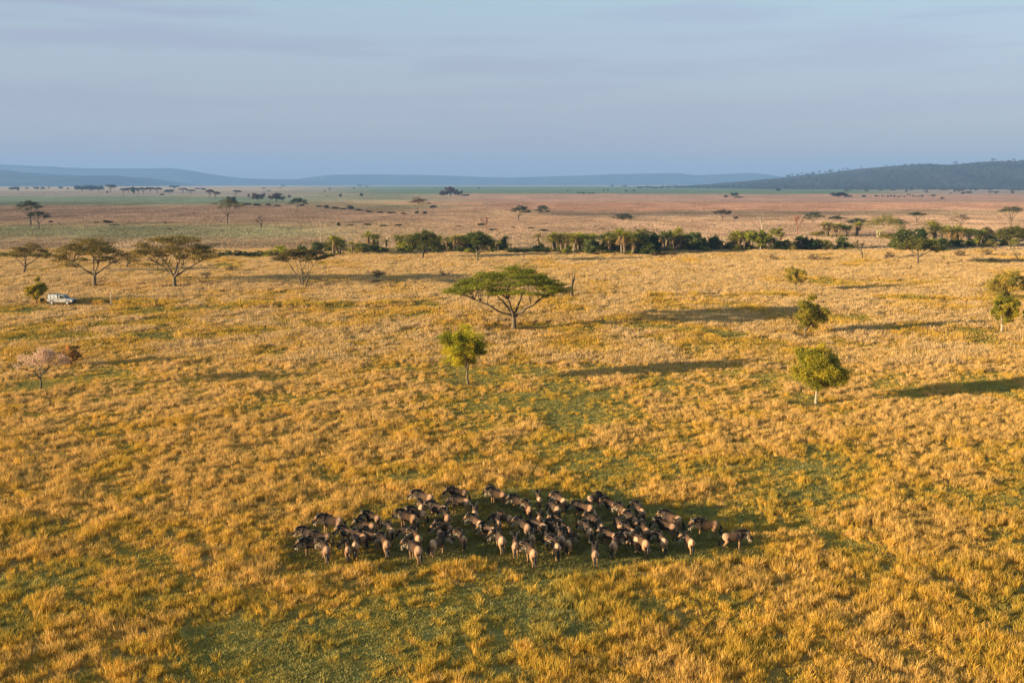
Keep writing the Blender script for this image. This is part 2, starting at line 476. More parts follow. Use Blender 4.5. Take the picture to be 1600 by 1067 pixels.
# ------------------------------------------------------------------ grass
def grass_mat(name, transl):
    m, n, l = new_mat(name)
    o = n.new('ShaderNodeOutputMaterial')
    a = n.new('ShaderNodeAttribute'); a.attribute_type = 'INSTANCER'; a.attribute_name = 'green'
    r = n.new('ShaderNodeValToRGB')
    el = r.color_ramp.elements
    el[0].position = 0.0; el[0].color = (0.64, 0.425, 0.20, 1)
    el[1].position = 1.0; el[1].color = (0.27, 0.235, 0.075, 1)
    e = el.new(0.35); e.color = (0.62, 0.36, 0.055, 1)
    e = el.new(0.65); e.color = (0.46, 0.31, 0.05, 1)
    l.new(a.outputs['Fac'], r.inputs[0])
    t = n.new('ShaderNodeAttribute'); t.attribute_name = 'tint'
    br = n.new('ShaderNodeValToRGB')
    br.color_ramp.elements[0].position = 0; br.color_ramp.elements[0].color = (0.5, 0.5, 0.45, 1)
    br.color_ramp.elements[1].position = 1; br.color_ramp.elements[1].color = (1.3, 1.25, 1.15, 1)
    l.new(t.outputs['Fac'], br.inputs[0])
    mx = n.new('ShaderNodeMix'); mx.data_type = 'RGBA'; mx.blend_type = 'MULTIPLY'; mx.inputs[0].default_value = 1
    l.new(r.outputs[0], mx.inputs[6]); l.new(br.outputs[0], mx.inputs[7])
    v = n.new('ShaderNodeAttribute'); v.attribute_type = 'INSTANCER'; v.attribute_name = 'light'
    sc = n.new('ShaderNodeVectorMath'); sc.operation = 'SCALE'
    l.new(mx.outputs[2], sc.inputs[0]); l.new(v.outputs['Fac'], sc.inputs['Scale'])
    d = n.new('ShaderNodeBsdfDiffuse'); tr = n.new('ShaderNodeBsdfTranslucent'); ms = n.new('ShaderNodeMixShader')
    ms.inputs[0].default_value = transl
    l.new(sc.outputs[0], d.inputs['Color']); l.new(sc.outputs[0], tr.inputs['Color'])
    l.new(d.outputs[0], ms.inputs[1]); l.new(tr.outputs[0], ms.inputs[2]); l.new(ms.outputs[0], o.inputs['Surface'])
    return m

GRASS = grass_mat('savanna_grass', 0.30)

def tuft_mesh(name, n, rad, h0, h1, w, lean, seg=2):
    """n blades rooted in a disc, each bending outwards"""
    b = MB()
    a = rng.uniform(0, 2 * math.pi, n); r = rad * np.sqrt(rng.uniform(0, 1, n))
    root = np.stack([r * np.cos(a), r * np.sin(a), np.full(n, -0.03)], -1)
    la = a + rng.normal(0, 0.7, n)
    h = rng.uniform(h0, h1, n)
    ln = np.abs(rng.normal(lean, lean * 0.5, n)) * h
    out = np.stack([np.cos(la), np.sin(la), np.zeros(n)], -1)
    fa = rng.uniform(0, 2 * math.pi, n)
    side = np.stack([np.cos(fa), np.sin(fa), np.zeros(n)], -1) * (w * rng.uniform(0.6, 1.4, n))[:, None] * 0.5
    up = np.array([0, 0, 1.0])
    mid = root + out * (ln * 0.35)[:, None] + up * (h * 0.6)[:, None]
    top = root + out * ln[:, None] + up * h[:, None]
    V = np.stack([root - side * 0.6, root + side * 0.6, mid - side, mid + side, top - side * 0.25, top + side * 0.25], 1)
    base = np.arange(n)[:, None] * 6
    F = np.concatenate([base + np.array([[0, 1, 3, 2]]), base + np.array([[2, 3, 5, 4]])]).tolist()
    b.add(V.reshape(-1, 3), F, np.repeat(rng.uniform(0.05, 0.95, n), 6))
    me = b.mesh(name, GRASS)
    return bpy.data.objects.new(name, me)

def scatter(name, label, protos, P, scl, green, light, idx):
    """one object of ground cover: every tuft an instance on a point of this mesh"""
    src = bpy.data.collections.new(name + '_tufts')          # never linked to the scene
    for o in protos:
        src.objects.link(o)
    n = len(P)
    me = bpy.data.meshes.new(name)
    me.from_pydata(P.tolist(), [], [])
    def put(nm, typ, arr, key):
        at_ = me.attributes.new(nm, typ, 'POINT'); at_.data.foreach_set(key, np.asarray(arr, np.float32 if typ != 'INT' else np.int32).ravel())
    put('scl', 'FLOAT_VECTOR', scl, 'vector')
    rot = np.zeros((n, 3)); rot[:, 2] = rng.uniform(0, 2 * math.pi, n)
    rot[:, 0] = rng.normal(0, 0.06, n); rot[:, 1] = rng.normal(0.05, 0.06, n)
    put('rot', 'FLOAT_VECTOR', rot, 'vector')
    put('green', 'FLOAT', green, 'value'); put('light', 'FLOAT', light, 'value'); put('idx', 'INT', idx, 'value')
    o = bpy.data.objects.new(name, me); COL.objects.link(o)
    ng = bpy.data.node_groups.new(name, 'GeometryNodeTree')
    ng.interface.new_socket('Geometry', in_out='INPUT', socket_type='NodeSocketGeometry')
    ng.interface.new_socket('Geometry', in_out='OUTPUT', socket_type='NodeSocketGeometry')
    N, L = ng.nodes, ng.links
    gi, go = N.new('NodeGroupInput'), N.new('NodeGroupOutput')
    iop = N.new('GeometryNodeInstanceOnPoints'); ci = N.new('GeometryNodeCollectionInfo')
    ci.inputs['Collection'].default_value = src
    ci.inputs['Separate Children'].default_value = True; ci.inputs['Reset Children'].default_value = True
    def na(nm, typ):
        a = N.new('GeometryNodeInputNamedAttribute'); a.data_type = typ; a.inputs['Name'].default_value = nm
        return a.outputs['Attribute']
    L.new(gi.outputs[0], iop.inputs['Points']); L.new(ci.outputs[0], iop.inputs['Instance'])
    iop.inputs['Pick Instance'].default_value = True
    L.new(na('idx', 'INT'), iop.inputs['Instance Index'])
    L.new(na('rot', 'FLOAT_VECTOR'), iop.inputs['Rotation'])
    L.new(na('scl', 'FLOAT_VECTOR'), iop.inputs['Scale'])
    L.new(iop.outputs[0], go.inputs[0])
    md = o.modifiers.new('tufts', 'NODES'); md.node_group = ng
    tag(o, label, 'grass', kind='stuff')
    return o

def sector(d0, d1, dens, half=0.60, pow_=1.0):
    """random points of the view's part of the plain; dens per square metre (may depend on distance)"""
    side = 20.0                                           # carries on well past the edges of the view
    area = half * (d1 * d1 - d0 * d0) + 2 * side * (d1 - d0)
    n = int(area * dens)
    y = np.sqrt(rng.uniform(d0 * d0, d1 * d1, int(n * 1.6)))
    x = rng.uniform(-1, 1, len(y)) * (half * d1 + side)
    y = d0 + (d1 - d0) * rng.uniform(0, 1, len(y))
    w = (half * y + side) / (half * d1 + side)
    m = int(n / max(w.mean(), 1e-6))
    y = d0 + (d1 - d0) * rng.uniform(0, 1, m); x = rng.uniform(-1, 1, m) * (half * d1 + side)
    ok = np.abs(x) < half * y + side
    x, y = x[ok], y[ok]
    return x, y

def herd_dist(x, y):
    d = np.full(len(x), 1e9)
    sel = (np.abs(x) < 30) & (y > 50) & (y < 95)
    i = np.nonzero(sel)[0]
    if len(i):
        q = np.stack([x[i], y[i]], -1)
        dd = np.full(len(i), 1e9)
        for h in herd_xy:
            dd = np.minimum(dd, np.hypot(q[:, 0] - h[0], q[:, 1] - h[1]))
        d[i] = dd
    return d

# near field, 34 to 135 m: single tussocks
tall = [tuft_mesh('grass_tussock_%s' % k, 46, 0.17, 0.20, 0.62, 0.018, 0.26) for k in 'abcd']
low = [tuft_mesh('low_grass_%s' % k, 44, 0.32, 0.05, 0.17, 0.026, 0.65) for k in 'abc']
x, y = sector(24, 140, 12.0)
keep = rng.uniform(0, 1, len(x)) < np.clip(1.25 - y / 190, 0.3, 1)
x, y = x[keep], y[keep]
g = colour_fields(x, y) + rng.normal(0, 0.035, len(x))
fine = 0.5 * fbm(x / 2.3, y / 2.6, 31, 3) + 0.5 * fbm(x / 0.8, y / 0.8, 35, 2)
dry = 1 - sstep(0.40, 0.64, g)
clump = 0.42 * dry + 1.9 * (fine - 0.48) - 0.10 * sstep(85, 110, y)
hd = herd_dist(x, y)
clump = clump - 0.55 * (1 - sstep(0.9, 2.4, hd))
is_tall = rng.uniform(0, 1, len(x)) < np.clip(0.10 + clump * 1.5, 0.03, 0.95)
is_tall &= ~((hd < 1.4) & (rng.uniform(0, 1, len(x)) < 0.9))
is_tall &= ~(bare(x, y) > rng.uniform(0.05, 0.9, len(x)))
sz = np.where(is_tall, np.clip(0.42 + 0.85 * clump, 0.28, 1.15), rng.uniform(0.6, 1.3, len(x))) * rng.uniform(0.7, 1.35, len(x))
sz = sz * (1 - 0.75 * bare(x, y))
wd = np.where(is_tall, rng.uniform(0.7, 1.25, len(x)), rng.uniform(0.9, 1.5, len(x)))
hue = fbm(x / 4.0 + 31, y / 4.0, 91, 3) - 0.5
green = np.where(is_tall, 0.14 + 0.42 * (1 - dry) + 0.75 * hue + 0.18 * np.clip((80 - y) / 35, 0, 1) - 0.10 * sstep(75, 120, y), 0.58 + 0.40 * (1 - dry) + 0.7 * hue) + rng.normal(0, 0.12, len(x))
lightv = np.where(is_tall, rng.uniform(0.95, 1.45, len(x)), rng.uniform(1.0, 1.4, len(x)))
herd_shade = 1 - sstep(1.2, 2.6, hd)                          # shade among the herd put into the turf colour, darker and greener there
lightv = lightv * (1 - 0.32 * herd_shade)
green = green + 0.25 * herd_shade
idx = np.where(is_tall, rng.integers(0, 4, len(x)), rng.integers(4, 7, len(x)))
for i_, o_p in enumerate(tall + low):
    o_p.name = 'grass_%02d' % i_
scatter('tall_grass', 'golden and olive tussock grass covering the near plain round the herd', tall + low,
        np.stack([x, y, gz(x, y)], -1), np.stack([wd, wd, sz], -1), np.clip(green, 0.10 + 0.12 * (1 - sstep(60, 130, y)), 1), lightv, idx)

# middle field, 130 to 345 m: clumps a metre or so across
mids = [tuft_mesh('m', 46, 0.60, 0.25, 0.80, 0.06, 0.35) for k in 'abc'] + [tuft_mesh('m', 40, 0.85, 0.10, 0.24, 0.09, 0.6) for k in 'ab']
for i_, o_p in enumerate(mids):
    o_p.name = 'mid_grass_%02d' % i_
x, y = sector(126, 350, 1.7, 0.58)
g = colour_fields(x, y) + rng.normal(0, 0.03, len(x))
fine = 0.5 * fbm(x / 6.0, y / 9.0, 33, 3) + 0.5 * fbm(x / 2.0, y / 2.4, 36, 2)
clump = 0.45 * (1 - sstep(0.40, 0.62, g)) + 1.7 * (fine - 0.45)
is_tall = rng.uniform(0, 1, len(x)) < np.clip(clump * 1.5, 0.05, 1)
sz = np.where(is_tall, np.clip(0.45 + 0.7 * clump, 0.3, 1.2), rng.uniform(0.7, 1.3, len(x))) * rng.uniform(0.75, 1.25, len(x))
bz = bare(x, y); is_tall &= bz < 0.4; sz = sz * (1 - 0.85 * bz)
wd = rng.uniform(0.8, 1.4, len(x))
hue = fbm(x / 9.0 + 31, y / 14.0, 92, 3) - 0.5
green = np.where(is_tall, 0.10 + 0.50 * sstep(0.40, 0.62, g), 0.44 + 0.5 * sstep(0.38, 0.58, g)) + 1.15 * hue + rng.normal(0, 0.08, len(x)) - 0.24 * sstep(140, 240, y)
idx = np.where(is_tall, rng.integers(0, 3, len(x)), rng.integers(3, 5, len(x)))
# the rough bank of an old track that runs across the plain
def bank_line(xx):
    return 196.5 + 6 * np.sin(xx / 23.0) + 0.05 * xx
bd = np.abs(y - bank_line(x)); on_bank = (bd < 2.6 + 1.5 * (fbm(x / 9, y / 9, 71, 2) - 0.5)) & ((x < -22) | (x > 28)) & (fbm(x / 7, 0 * x, 77, 3) > 0.42)
sz = np.where(on_bank, sz * 1.5, sz); green = np.where(on_bank, green + 0.42, green)
scatter('mid_grass', 'golden grass of the middle plain between the herd and the palms', mids,
        np.stack([x, y, gz(x, y)], -1), np.stack([wd, wd, sz], -1), np.clip(green, 0, 1), rng.uniform(0.85, 1.15, len(x)), idx)

# far field, 340 to 1250 m: stands of grass several metres across, coloured as the pasture they stand on
def far_mat():
    m, n, l = new_mat('far_pasture_grass')
    o = n.new('ShaderNodeOutputMaterial')
    a = n.new('ShaderNodeAttribute'); a.attribute_type = 'INSTANCER'; a.attribute_name = 'hue'
    t = n.new('ShaderNodeAttribute'); t.attribute_name = 'tint'
    mr = n.new('ShaderNodeMapRange'); mr.inputs['To Min'].default_value = 0.7; mr.inputs['To Max'].default_value = 1.25
    l.new(t.outputs['Fac'], mr.inputs['Value'])
    sc = n.new('ShaderNodeVectorMath'); sc.operation = 'SCALE'
    l.new(a.outputs['Color'], sc.inputs[0]); l.new(mr.outputs[0], sc.inputs['Scale'])
    d = n.new('ShaderNodeBsdfDiffuse'); l.new(sc.outputs[0], d.inputs['Color']); l.new(d.outputs[0], o.inputs['Surface'])
    return m
FARG = far_mat()
fars = [tuft_mesh('f', 90, 2.6, 0.12, 0.45, 0.16, 0.4) for k in 'abc']
for i_, o_p in enumerate(fars):
    o_p.name = 'far_grass_%02d' % i_
    o_p.data.materials.clear(); o_p.data.materials.append(FARG)
x, y = sector(340, 1250, 0.14, 0.56)
far_obj = scatter('far_grass', 'dry beige and mauve pasture beyond the line of palms', fars,
        np.stack([x, y, gz(x, y)], -1), np.stack([rng.uniform(0.8, 1.3, len(x))] * 2 + [np.clip(0.5 + 1.1 * (fbm(x / 14, y / 20, 37, 3) - 0.25), 0.25, 1.2)], -1),
        0 * x, 0 * x + 1, rng.integers(0, 3, len(x)))
fc = 0.74 * far_colour(x, y) * (1 + 0.75 * (fbm(x / 16, y / 24, 39, 3) - 0.5))[:, None]
at_ = far_obj.data.attributes.new('hue', 'FLOAT_VECTOR', 'POINT'); at_.data.foreach_set('vector', np.clip(fc, 0.01, 0.8).astype(np.float32).ravel())

# ------------------------------------------------------------------ wildebeest
def attr_mat(name, rough=0.75, spec=0.25, scale=14.0):
    m, n, l = new_mat(name)
    o, p = out_principled(n, l, rough, spec)
    a = n.new('ShaderNodeAttribute'); a.attribute_name = 'coat'
    oi = n.new('ShaderNodeObjectInfo')
    t = n.new('ShaderNodeTexCoord'); nz = n.new('ShaderNodeTexNoise'); nz.inputs['Scale'].default_value = scale; nz.inputs['Detail'].default_value = 5
    l.new(t.outputs['Object'], nz.inputs['Vector'])
    mr = n.new('ShaderNodeMapRange'); mr.inputs['To Min'].default_value = 0.7; mr.inputs['To Max'].default_value = 1.3
    l.new(nz.outputs['Fac'], mr.inputs['Value'])
    mx = n.new('ShaderNodeMix'); mx.data_type = 'RGBA'; mx.blend_type = 'MULTIPLY'; mx.inputs[0].default_value = 1
    l.new(a.outputs['Color'], mx.inputs[6]); l.new(oi.outputs['Color'], mx.inputs[7])
    sc = n.new('ShaderNodeVectorMath'); sc.operation = 'SCALE'
    l.new(mx.outputs[2], sc.inputs[0]); l.new(mr.outputs[0], sc.inputs['Scale']); l.new(sc.outputs[0], p.inputs['Base Color'])
    return m

COAT = attr_mat('wildebeest_coat', 0.9, 0.04)
HORN = noise_mat('horn', (0.05, 0.042, 0.036), (0.16, 0.13, 0.10), 20, 0.4, 0.1, spec=0.5)
HAIR = noise_mat('black_hair', (0.012, 0.010, 0.009), (0.04, 0.03, 0.024), 18, 0.6, 0.0, (1, 1, 6), spec=0.4)
BEARD = noise_mat('cream_beard', (0.34, 0.25, 0.15), (0.55, 0.42, 0.28), 18, 0.8, 0.0)

WARM = np.array([0.092, 0.052, 0.030]); RUMP = np.array([0.47, 0.255, 0.14]); DARK = np.array([0.030, 0.022, 0.018])
BLACK = np.array([0.020, 0.016, 0.014]); TAN = np.array([0.30, 0.165, 0.075]); FACE = np.array([0.20, 0.115, 0.06])

def bez(p, n):
    p = np.asarray(p, float)
    t = np.linspace(0, 1, n)[:, None]
    if len(p) == 3:
        return (1 - t) ** 2 * p[0] + 2 * t * (1 - t) * p[1] + t ** 2 * p[2]
    return (1 - t) ** 3 * p[0] + 3 * t * (1 - t) ** 2 * p[1] + 3 * t * t * (1 - t) * p[2] + t ** 3 * p[3]

def loft(b, secs, k=14):
    """closed tube of elliptical sections (centre, half width, half height) strung along x"""
    V = []; n = len(secs)
    for i, (c, w, h) in enumerate(secs):
        c = np.asarray(c, float)
        for j in range(k):
            t = 2 * math.pi * j / k
            V.append(c + np.array([0, w * math.cos(t), h * math.sin(t)]))
    F = [(i * k + j, i * k + (j + 1) % k, (i + 1) * k + (j + 1) % k, (i + 1) * k + j) for i in range(n - 1) for j in range(k)]
    F.append(tuple(range(k))[::-1]); F.append(tuple((n - 1) * k + j for j in range(k)))
    b.add(V, F)

def hair_strip(b, roots, dirs, length, width, n_each=7, jitter=0.03):
    for r, d, ln in zip(roots, dirs, np.broadcast_to(length, (len(roots),))):
        for _ in range(n_each):
            p = np.asarray(r) + rng.normal(0, jitter, 3)
            dd = np.asarray(d) + rng.normal(0, 0.16, 3); dd /= np.linalg.norm(dd)
            s = np.cross(dd, rng.normal(size=3)); s /= np.linalg.norm(s) + 1e-9; s *= width * 0.5
            L_ = ln * rng.uniform(0.7, 1.15)
            q = p + dd * L_ * 0.6; e_ = p + dd * L_ + np.array([0, 0, -0.12 * L_])
            b.add([p - s, p + s, q + s, q - s, e_], [(0, 1, 2, 3), (3, 2, 4)])

def make_wildebeest(turn=0.0, drop=0.0, stride=0.0):
    """head turned by `turn` degrees to its left, lowered by `drop` metres, legs `stride` metres apart in the step"""
    b = MB()
    loft(b, [((-0.77, 0, 1.02), .07, .09), ((-0.71, 0, 0.99), .17, .20), ((-0.60, 0, 0.98), .225, .265), ((-0.42, 0, 0.965), .245, .285),
             ((-0.18, 0, 0.945), .265, .30), ((0.08, 0, 0.965), .27, .335), ((0.30, 0, 1.00), .255, .375), ((0.46, 0, 1.04), .225, .37),
             ((0.60, 0, 1.07), .17, .29), ((0.70, 0, 1.08), .10, .17)])
    # legs: upper joint, elbow or stifle, knee or hock, fetlock, hoof
    cols = []
    for sx, sy in ((1, 1), (1, -1), (-1, 1), (-1, -1)):
        ph = stride * (1 if sx * sy > 0 else -1)
        if sx > 0:
            pts = [(0.40, sy * .13, .92), (0.40 + .1 * ph, sy * .135, .66), (0.42 + .7 * ph, sy * .125, .40), (0.42 + ph * .8, sy * .12, .12), (0.46 + ph * 1.0, sy * .12, -0.02)]
            rad = [.16, .095, .055, .040, .052]
        else:
            pts = [(-0.54, sy * .12, .98), (-0.44 - .1 * ph, sy * .145, .68), (-0.64 - .7 * ph, sy * .13, .43), (-0.60 - ph * .9, sy * .12, .12), (-0.56 - ph * 1.0, sy * .12, -0.02)]
            rad = [.20, .135, .060, .042, .052]
        fine = []
        fr = []
        for i in range(4):
            for t in (0, .33, .66):
                fine.append(np.array(pts[i]) * (1 - t) + np.array(pts[i + 1]) * t); fr.append(rad[i] * (1 - t) + rad[i + 1] * t)
        fine.append(np.array(pts[4])); fr.append(rad[4])
        b.tube(fine, fr, 8)
    for a_ in b.v: a_[:, 1] *= 0.90
    # neck and head, turned about the base of the neck
    nb = np.array([0.50, 0, 1.12])
    th = math.radians(turn)
    def tw(p, share=1.0):
        p = np.asarray(p, float) - nb
        c, s = math.cos(th * share), math.sin(th * share)
        return np.array([p[0] * c - p[1] * s, p[0] * s + p[1] * c, p[2] - drop * min(1, max(0, np.hypot(p[0], p[1]) / 0.6))]) + nb
    neck = [tw(p, sh) for p, sh in (((0.42, 0, 1.14), 0), ((0.62, 0, 1.20), .35), ((0.80, 0, 1.235), .75), ((0.95, 0, 1.22), 1))]
    b.tube(neck, [.27, .20, .155, .13], 12, sy=1.0)
    head = [tw(p) for p in ((0.90, 0, 1.27), (1.00, 0, 1.20), (1.10, 0, 1.08), (1.19, 0, 0.95), (1.25, 0, 0.85), (1.265, 0, 0.80))]
    b.tube(head, [.085, .125, .108, .085, .088, .06], 10)
    for sy in (1, -1):
        ear = [tw(p) for p in ((0.93, sy * .09, 1.27), (0.90, sy * .19, 1.27), (0.88, sy * .27, 1.24))]
        b.tube(ear, [.03, .045, .012], 6)
    raw = bpy.data.objects.new('raw', b.mesh('raw', COAT)); COL.objects.link(raw)
    md = raw.modifiers.new('r', 'REMESH'); md.mode = 'VOXEL'; md.voxel_size = 0.026
    m2 = raw.modifiers.new('s', 'SMOOTH'); m2.factor = 0.5; m2.iterations = 3
    dg = bpy.context.evaluated_depsgraph_get()
    me = bpy.data.meshes.new_from_object(raw.evaluated_get(dg)); me.name = 'wildebeest'
    bpy.data.objects.remove(raw)
    me.materials.clear(); me.materials.append(COAT)
    co = np.empty(len(me.vertices) * 3); me.vertices.foreach_get('co', co); co = co.reshape(-1, 3)
    x, yy, z = co.T
    # the coat
    c = np.tile(WARM, (len(co), 1))
    def put(w, col):
        c[:] = c * (1 - w[:, None]) + np.asarray(col) * w[:, None]
    put(sstep(-0.30, -0.56, x) * 0.95, RUMP)  # paler hindquarters, their sunlit brightness put into the coat colour
    put(sstep(-0.02, 0.24, x) * 0.85, DARK * 1.3)
    stripes = (np.sin(x * 46 + z * 6) > 0.25) * sstep(0.08, 0.25, x) * sstep(0.78, 0.92, z) * (np.hypot(x - .5, yy) < 0.6)
    put(stripes * 0.75, DARK)
    put(sstep(0.72, 0.60, z) * (x > 0.1) * (x < .75) * (np.abs(yy) < .3) * (np.hypot(x - nb[0], yy) < 0.6), TAN)
    put(sstep(0.80, 0.62, z) * (x < -0.2), TAN * 0.95)
    put(sstep(0.14, 0.08, z), BLACK * 1.5)
    put(sstep(0.72, 0.66, np.abs(z - 0.0) + 0 * x) * 0, BLACK)
    hp = np.array(head)
    # distance to the head's axis: brow brown, face and muzzle black
    for i in range(len(hp) - 1):
        for t in (0, .5):
            q = hp[i] * (1 - t) + hp[i + 1] * t
            d = np.linalg.norm(co - q, axis=1)
            lvl = (i + t) / (len(hp) - 1)
            put((1 - sstep(.10, .15, d)), (TAN if lvl < 0.35 else FACE * 0.55 if lvl < 0.55 else BLACK))
    # eyes as dark spots on the sides of the head
    for sy in (1, -1):
        d = np.linalg.norm(co - tw((1.02, sy * .11, 1.17)), axis=1); put(1 - sstep(.02, .035, d), BLACK * .5)
    at_ = me.attributes.new('coat', 'FLOAT_COLOR', 'POINT')
    at_.data.foreach_set('color', np.concatenate([np.clip(c, 0, 1), np.ones((len(c), 1))], 1).astype(np.float32).ravel())
    me.polygons.foreach_set('use_smooth', np.ones(len(me.polygons), bool))
    root = bpy.data.objects.new('wildebeest', me); COL.objects.link(root)
    hb = MB()
    for sy in (1, -1):
        P = [tw(p) for p in ((0.95, sy * .03, 1.32), (0.94, sy * .16, 1.31), (0.94, sy * .28, 1.27), (0.955, sy * .335, 1.33), (0.97, sy * .30, 1.43), (0.98, sy * .24, 1.49))]
        hb.tube(P, [.055, .045, .036, .028, .018, .006], 7)
    hb.obj('horns', HORN, root, True)
    mb = MB()
    roots = []; dirs = []; lens = []
    for t in np.linspace(0, 1, 16):
        i = min(int(t * 3), 2); f = t * 3 - i
        p = neck[i] * (1 - f) + neck[i + 1] * f; r = (.27, .20, .155, .13)[i] * (1 - f) + (.27, .20, .155, .13)[i + 1] * f
        roots.append(p + np.array([-0.02, 0, r * 0.93])); dirs.append((-0.35, rng.choice([-.7, .7]), 0.35)); lens.append(0.20)
    for t in np.linspace(0, 1, 7):
        roots.append(np.array([0.44 - 0.42 * t, 0, 1.40 - 0.085 * t])); dirs.append((-0.6, rng.choice([-.6, .6]), 0.25)); lens.append(0.13)
    hair_strip(mb, roots, dirs, lens, 0.035, 9)
    mb.obj('mane', HAIR, root)
    bb = MB(); roots = []; dirs = []
    for p in ((0.72, 0, 1.03), (0.82, 0, 1.06), (0.92, 0, 1.06), (1.0, 0, 1.0), (1.07, 0, 0.92), (1.12, 0, .86)):
        roots.append(tw(p)); dirs.append((0.05, 0, -1))
    hair_strip(bb, roots, dirs, 0.24, 0.035, 12, 0.035)
    bb.obj('beard', BEARD, root)
    tb = MB()
    tl = bez([(-0.75, 0, 1.10), (-0.90, 0.02, 1.05), (-0.92, 0.03, 0.8)], 6)
    tb.tube(tl, [.035, .03, .028, .026, .025, .03], 6)
    hair_strip(tb, [tl[-1], tl[-1] + [0, 0, .08], tl[-1] - [0, 0, .10], tl[-2]], [(-0.12, 0.02, -1)] * 4, [.42, .36, .40, .3], 0.04, 16, 0.02)
    tb.obj('tail', HAIR, root)
    return root

# poses: 0 level head, 1 head turned left, 2 head turned right, 3 head lowered, 4 walking, head a little right, 5 looking back over the left shoulder
POSE = [make_wildebeest(8, .02, .04), make_wildebeest(48, .0, -.05), make_wildebeest(-42, .02, .07), make_wildebeest(10, .38, .09), make_wildebeest(-14, .03, .05), make_wildebeest(82, .03, -.03)]
ORD = 'first second third fourth fifth sixth seventh eighth ninth tenth eleventh twelfth thirteenth fourteenth fifteenth sixteenth seventeenth eighteenth nineteenth twentieth'.split()
ROWS = ['back row', 'second row', 'middle row', 'fourth row', 'front row']
order = sorted(range(len(HERD)), key=lambda i: HERD[i][1])
cuts = [0, 15, 30, 46, 62, len(HERD)]
HL = {}
def describe(h, pose):
    if h < 40: f = 'facing right'
    elif h < 75: f = 'walking away to the right'
    elif h < 105: f = 'seen from behind'
    elif h < 140: f = 'turned away to the left'
    elif h < 190: f = 'facing left'
    else: f = 'facing left and towards us'
    p = {0: '', 1: ' looking left', 2: ' looking right', 3: ' with lowered head', 4: '', 5: ' looking back'}[pose]
    return f + p
for r in range(5):
    members = sorted(order[cuts[r]:cuts[r + 1]], key=lambda i: HERD[i][0])
    for k, i in enumerate(members):
        d = describe(HERD[i][2], HERD[i][3])
        HL[i] = 'wildebeest %s, %s from left in the %s' % (d, ORD[k], ROWS[r])
HL[len(HERD) - 1] = 'lone pale wildebeest facing right, standing clear of the herd at its right end'
HL[len(HERD) - 3] = 'tan wildebeest facing left, just left of the lone right-facing one'
HL[2] = 'wildebeest with sunlit chest facing us at the left tip of the herd'
first = set()
for i, (u, v, hd_, pose, s) in enumerate(HERD):
    src = POSE[pose]
    if pose not in first:
        o = src; first.add(pose)
    else:
        o = copy_tree(src)
    px, py, _ = at(u, v, 0.95)
    hd_ = 90 + (hd_ - 90) * (0.52 if 90 < hd_ < 148 else 0.85 if 148 <= hd_ < 166 else 1.0)
    hd_ += random.uniform(-10, 10) 
    s *= 0.92 * random.uniform(0.90, 1.06)
    o.location = (px, py, float(gz(px, py)) + 0.01)
    o.rotation_euler = (0, 0, math.radians(hd_))
    o.scale = (s, s, s)
    k = random.uniform(0.65, 1.25); w = random.uniform(-0.06, 0.06)
    o.color = (k * (1 + w), k, k * (1 - w), 1)
    tag(o, HL[i], 'wildebeest', 'wildebeest of the grazing herd')

# ------------------------------------------------------------------ trees
def limb_path(p0, p1, bow, n=7, wob=0.05):
    p0 = np.asarray(p0, float); p1 = np.asarray(p1, float)
    d = p1 - p0; L_ = np.linalg.norm(d)
    c1 = p0 + d * 0.35 + np.array([0, 0, bow * L_]); 
    P = bez([p0, c1, p1], n)
    P[1:-1] += rng.normal(0, wob * L_ * 0.3, (n - 2, 3))
    return P

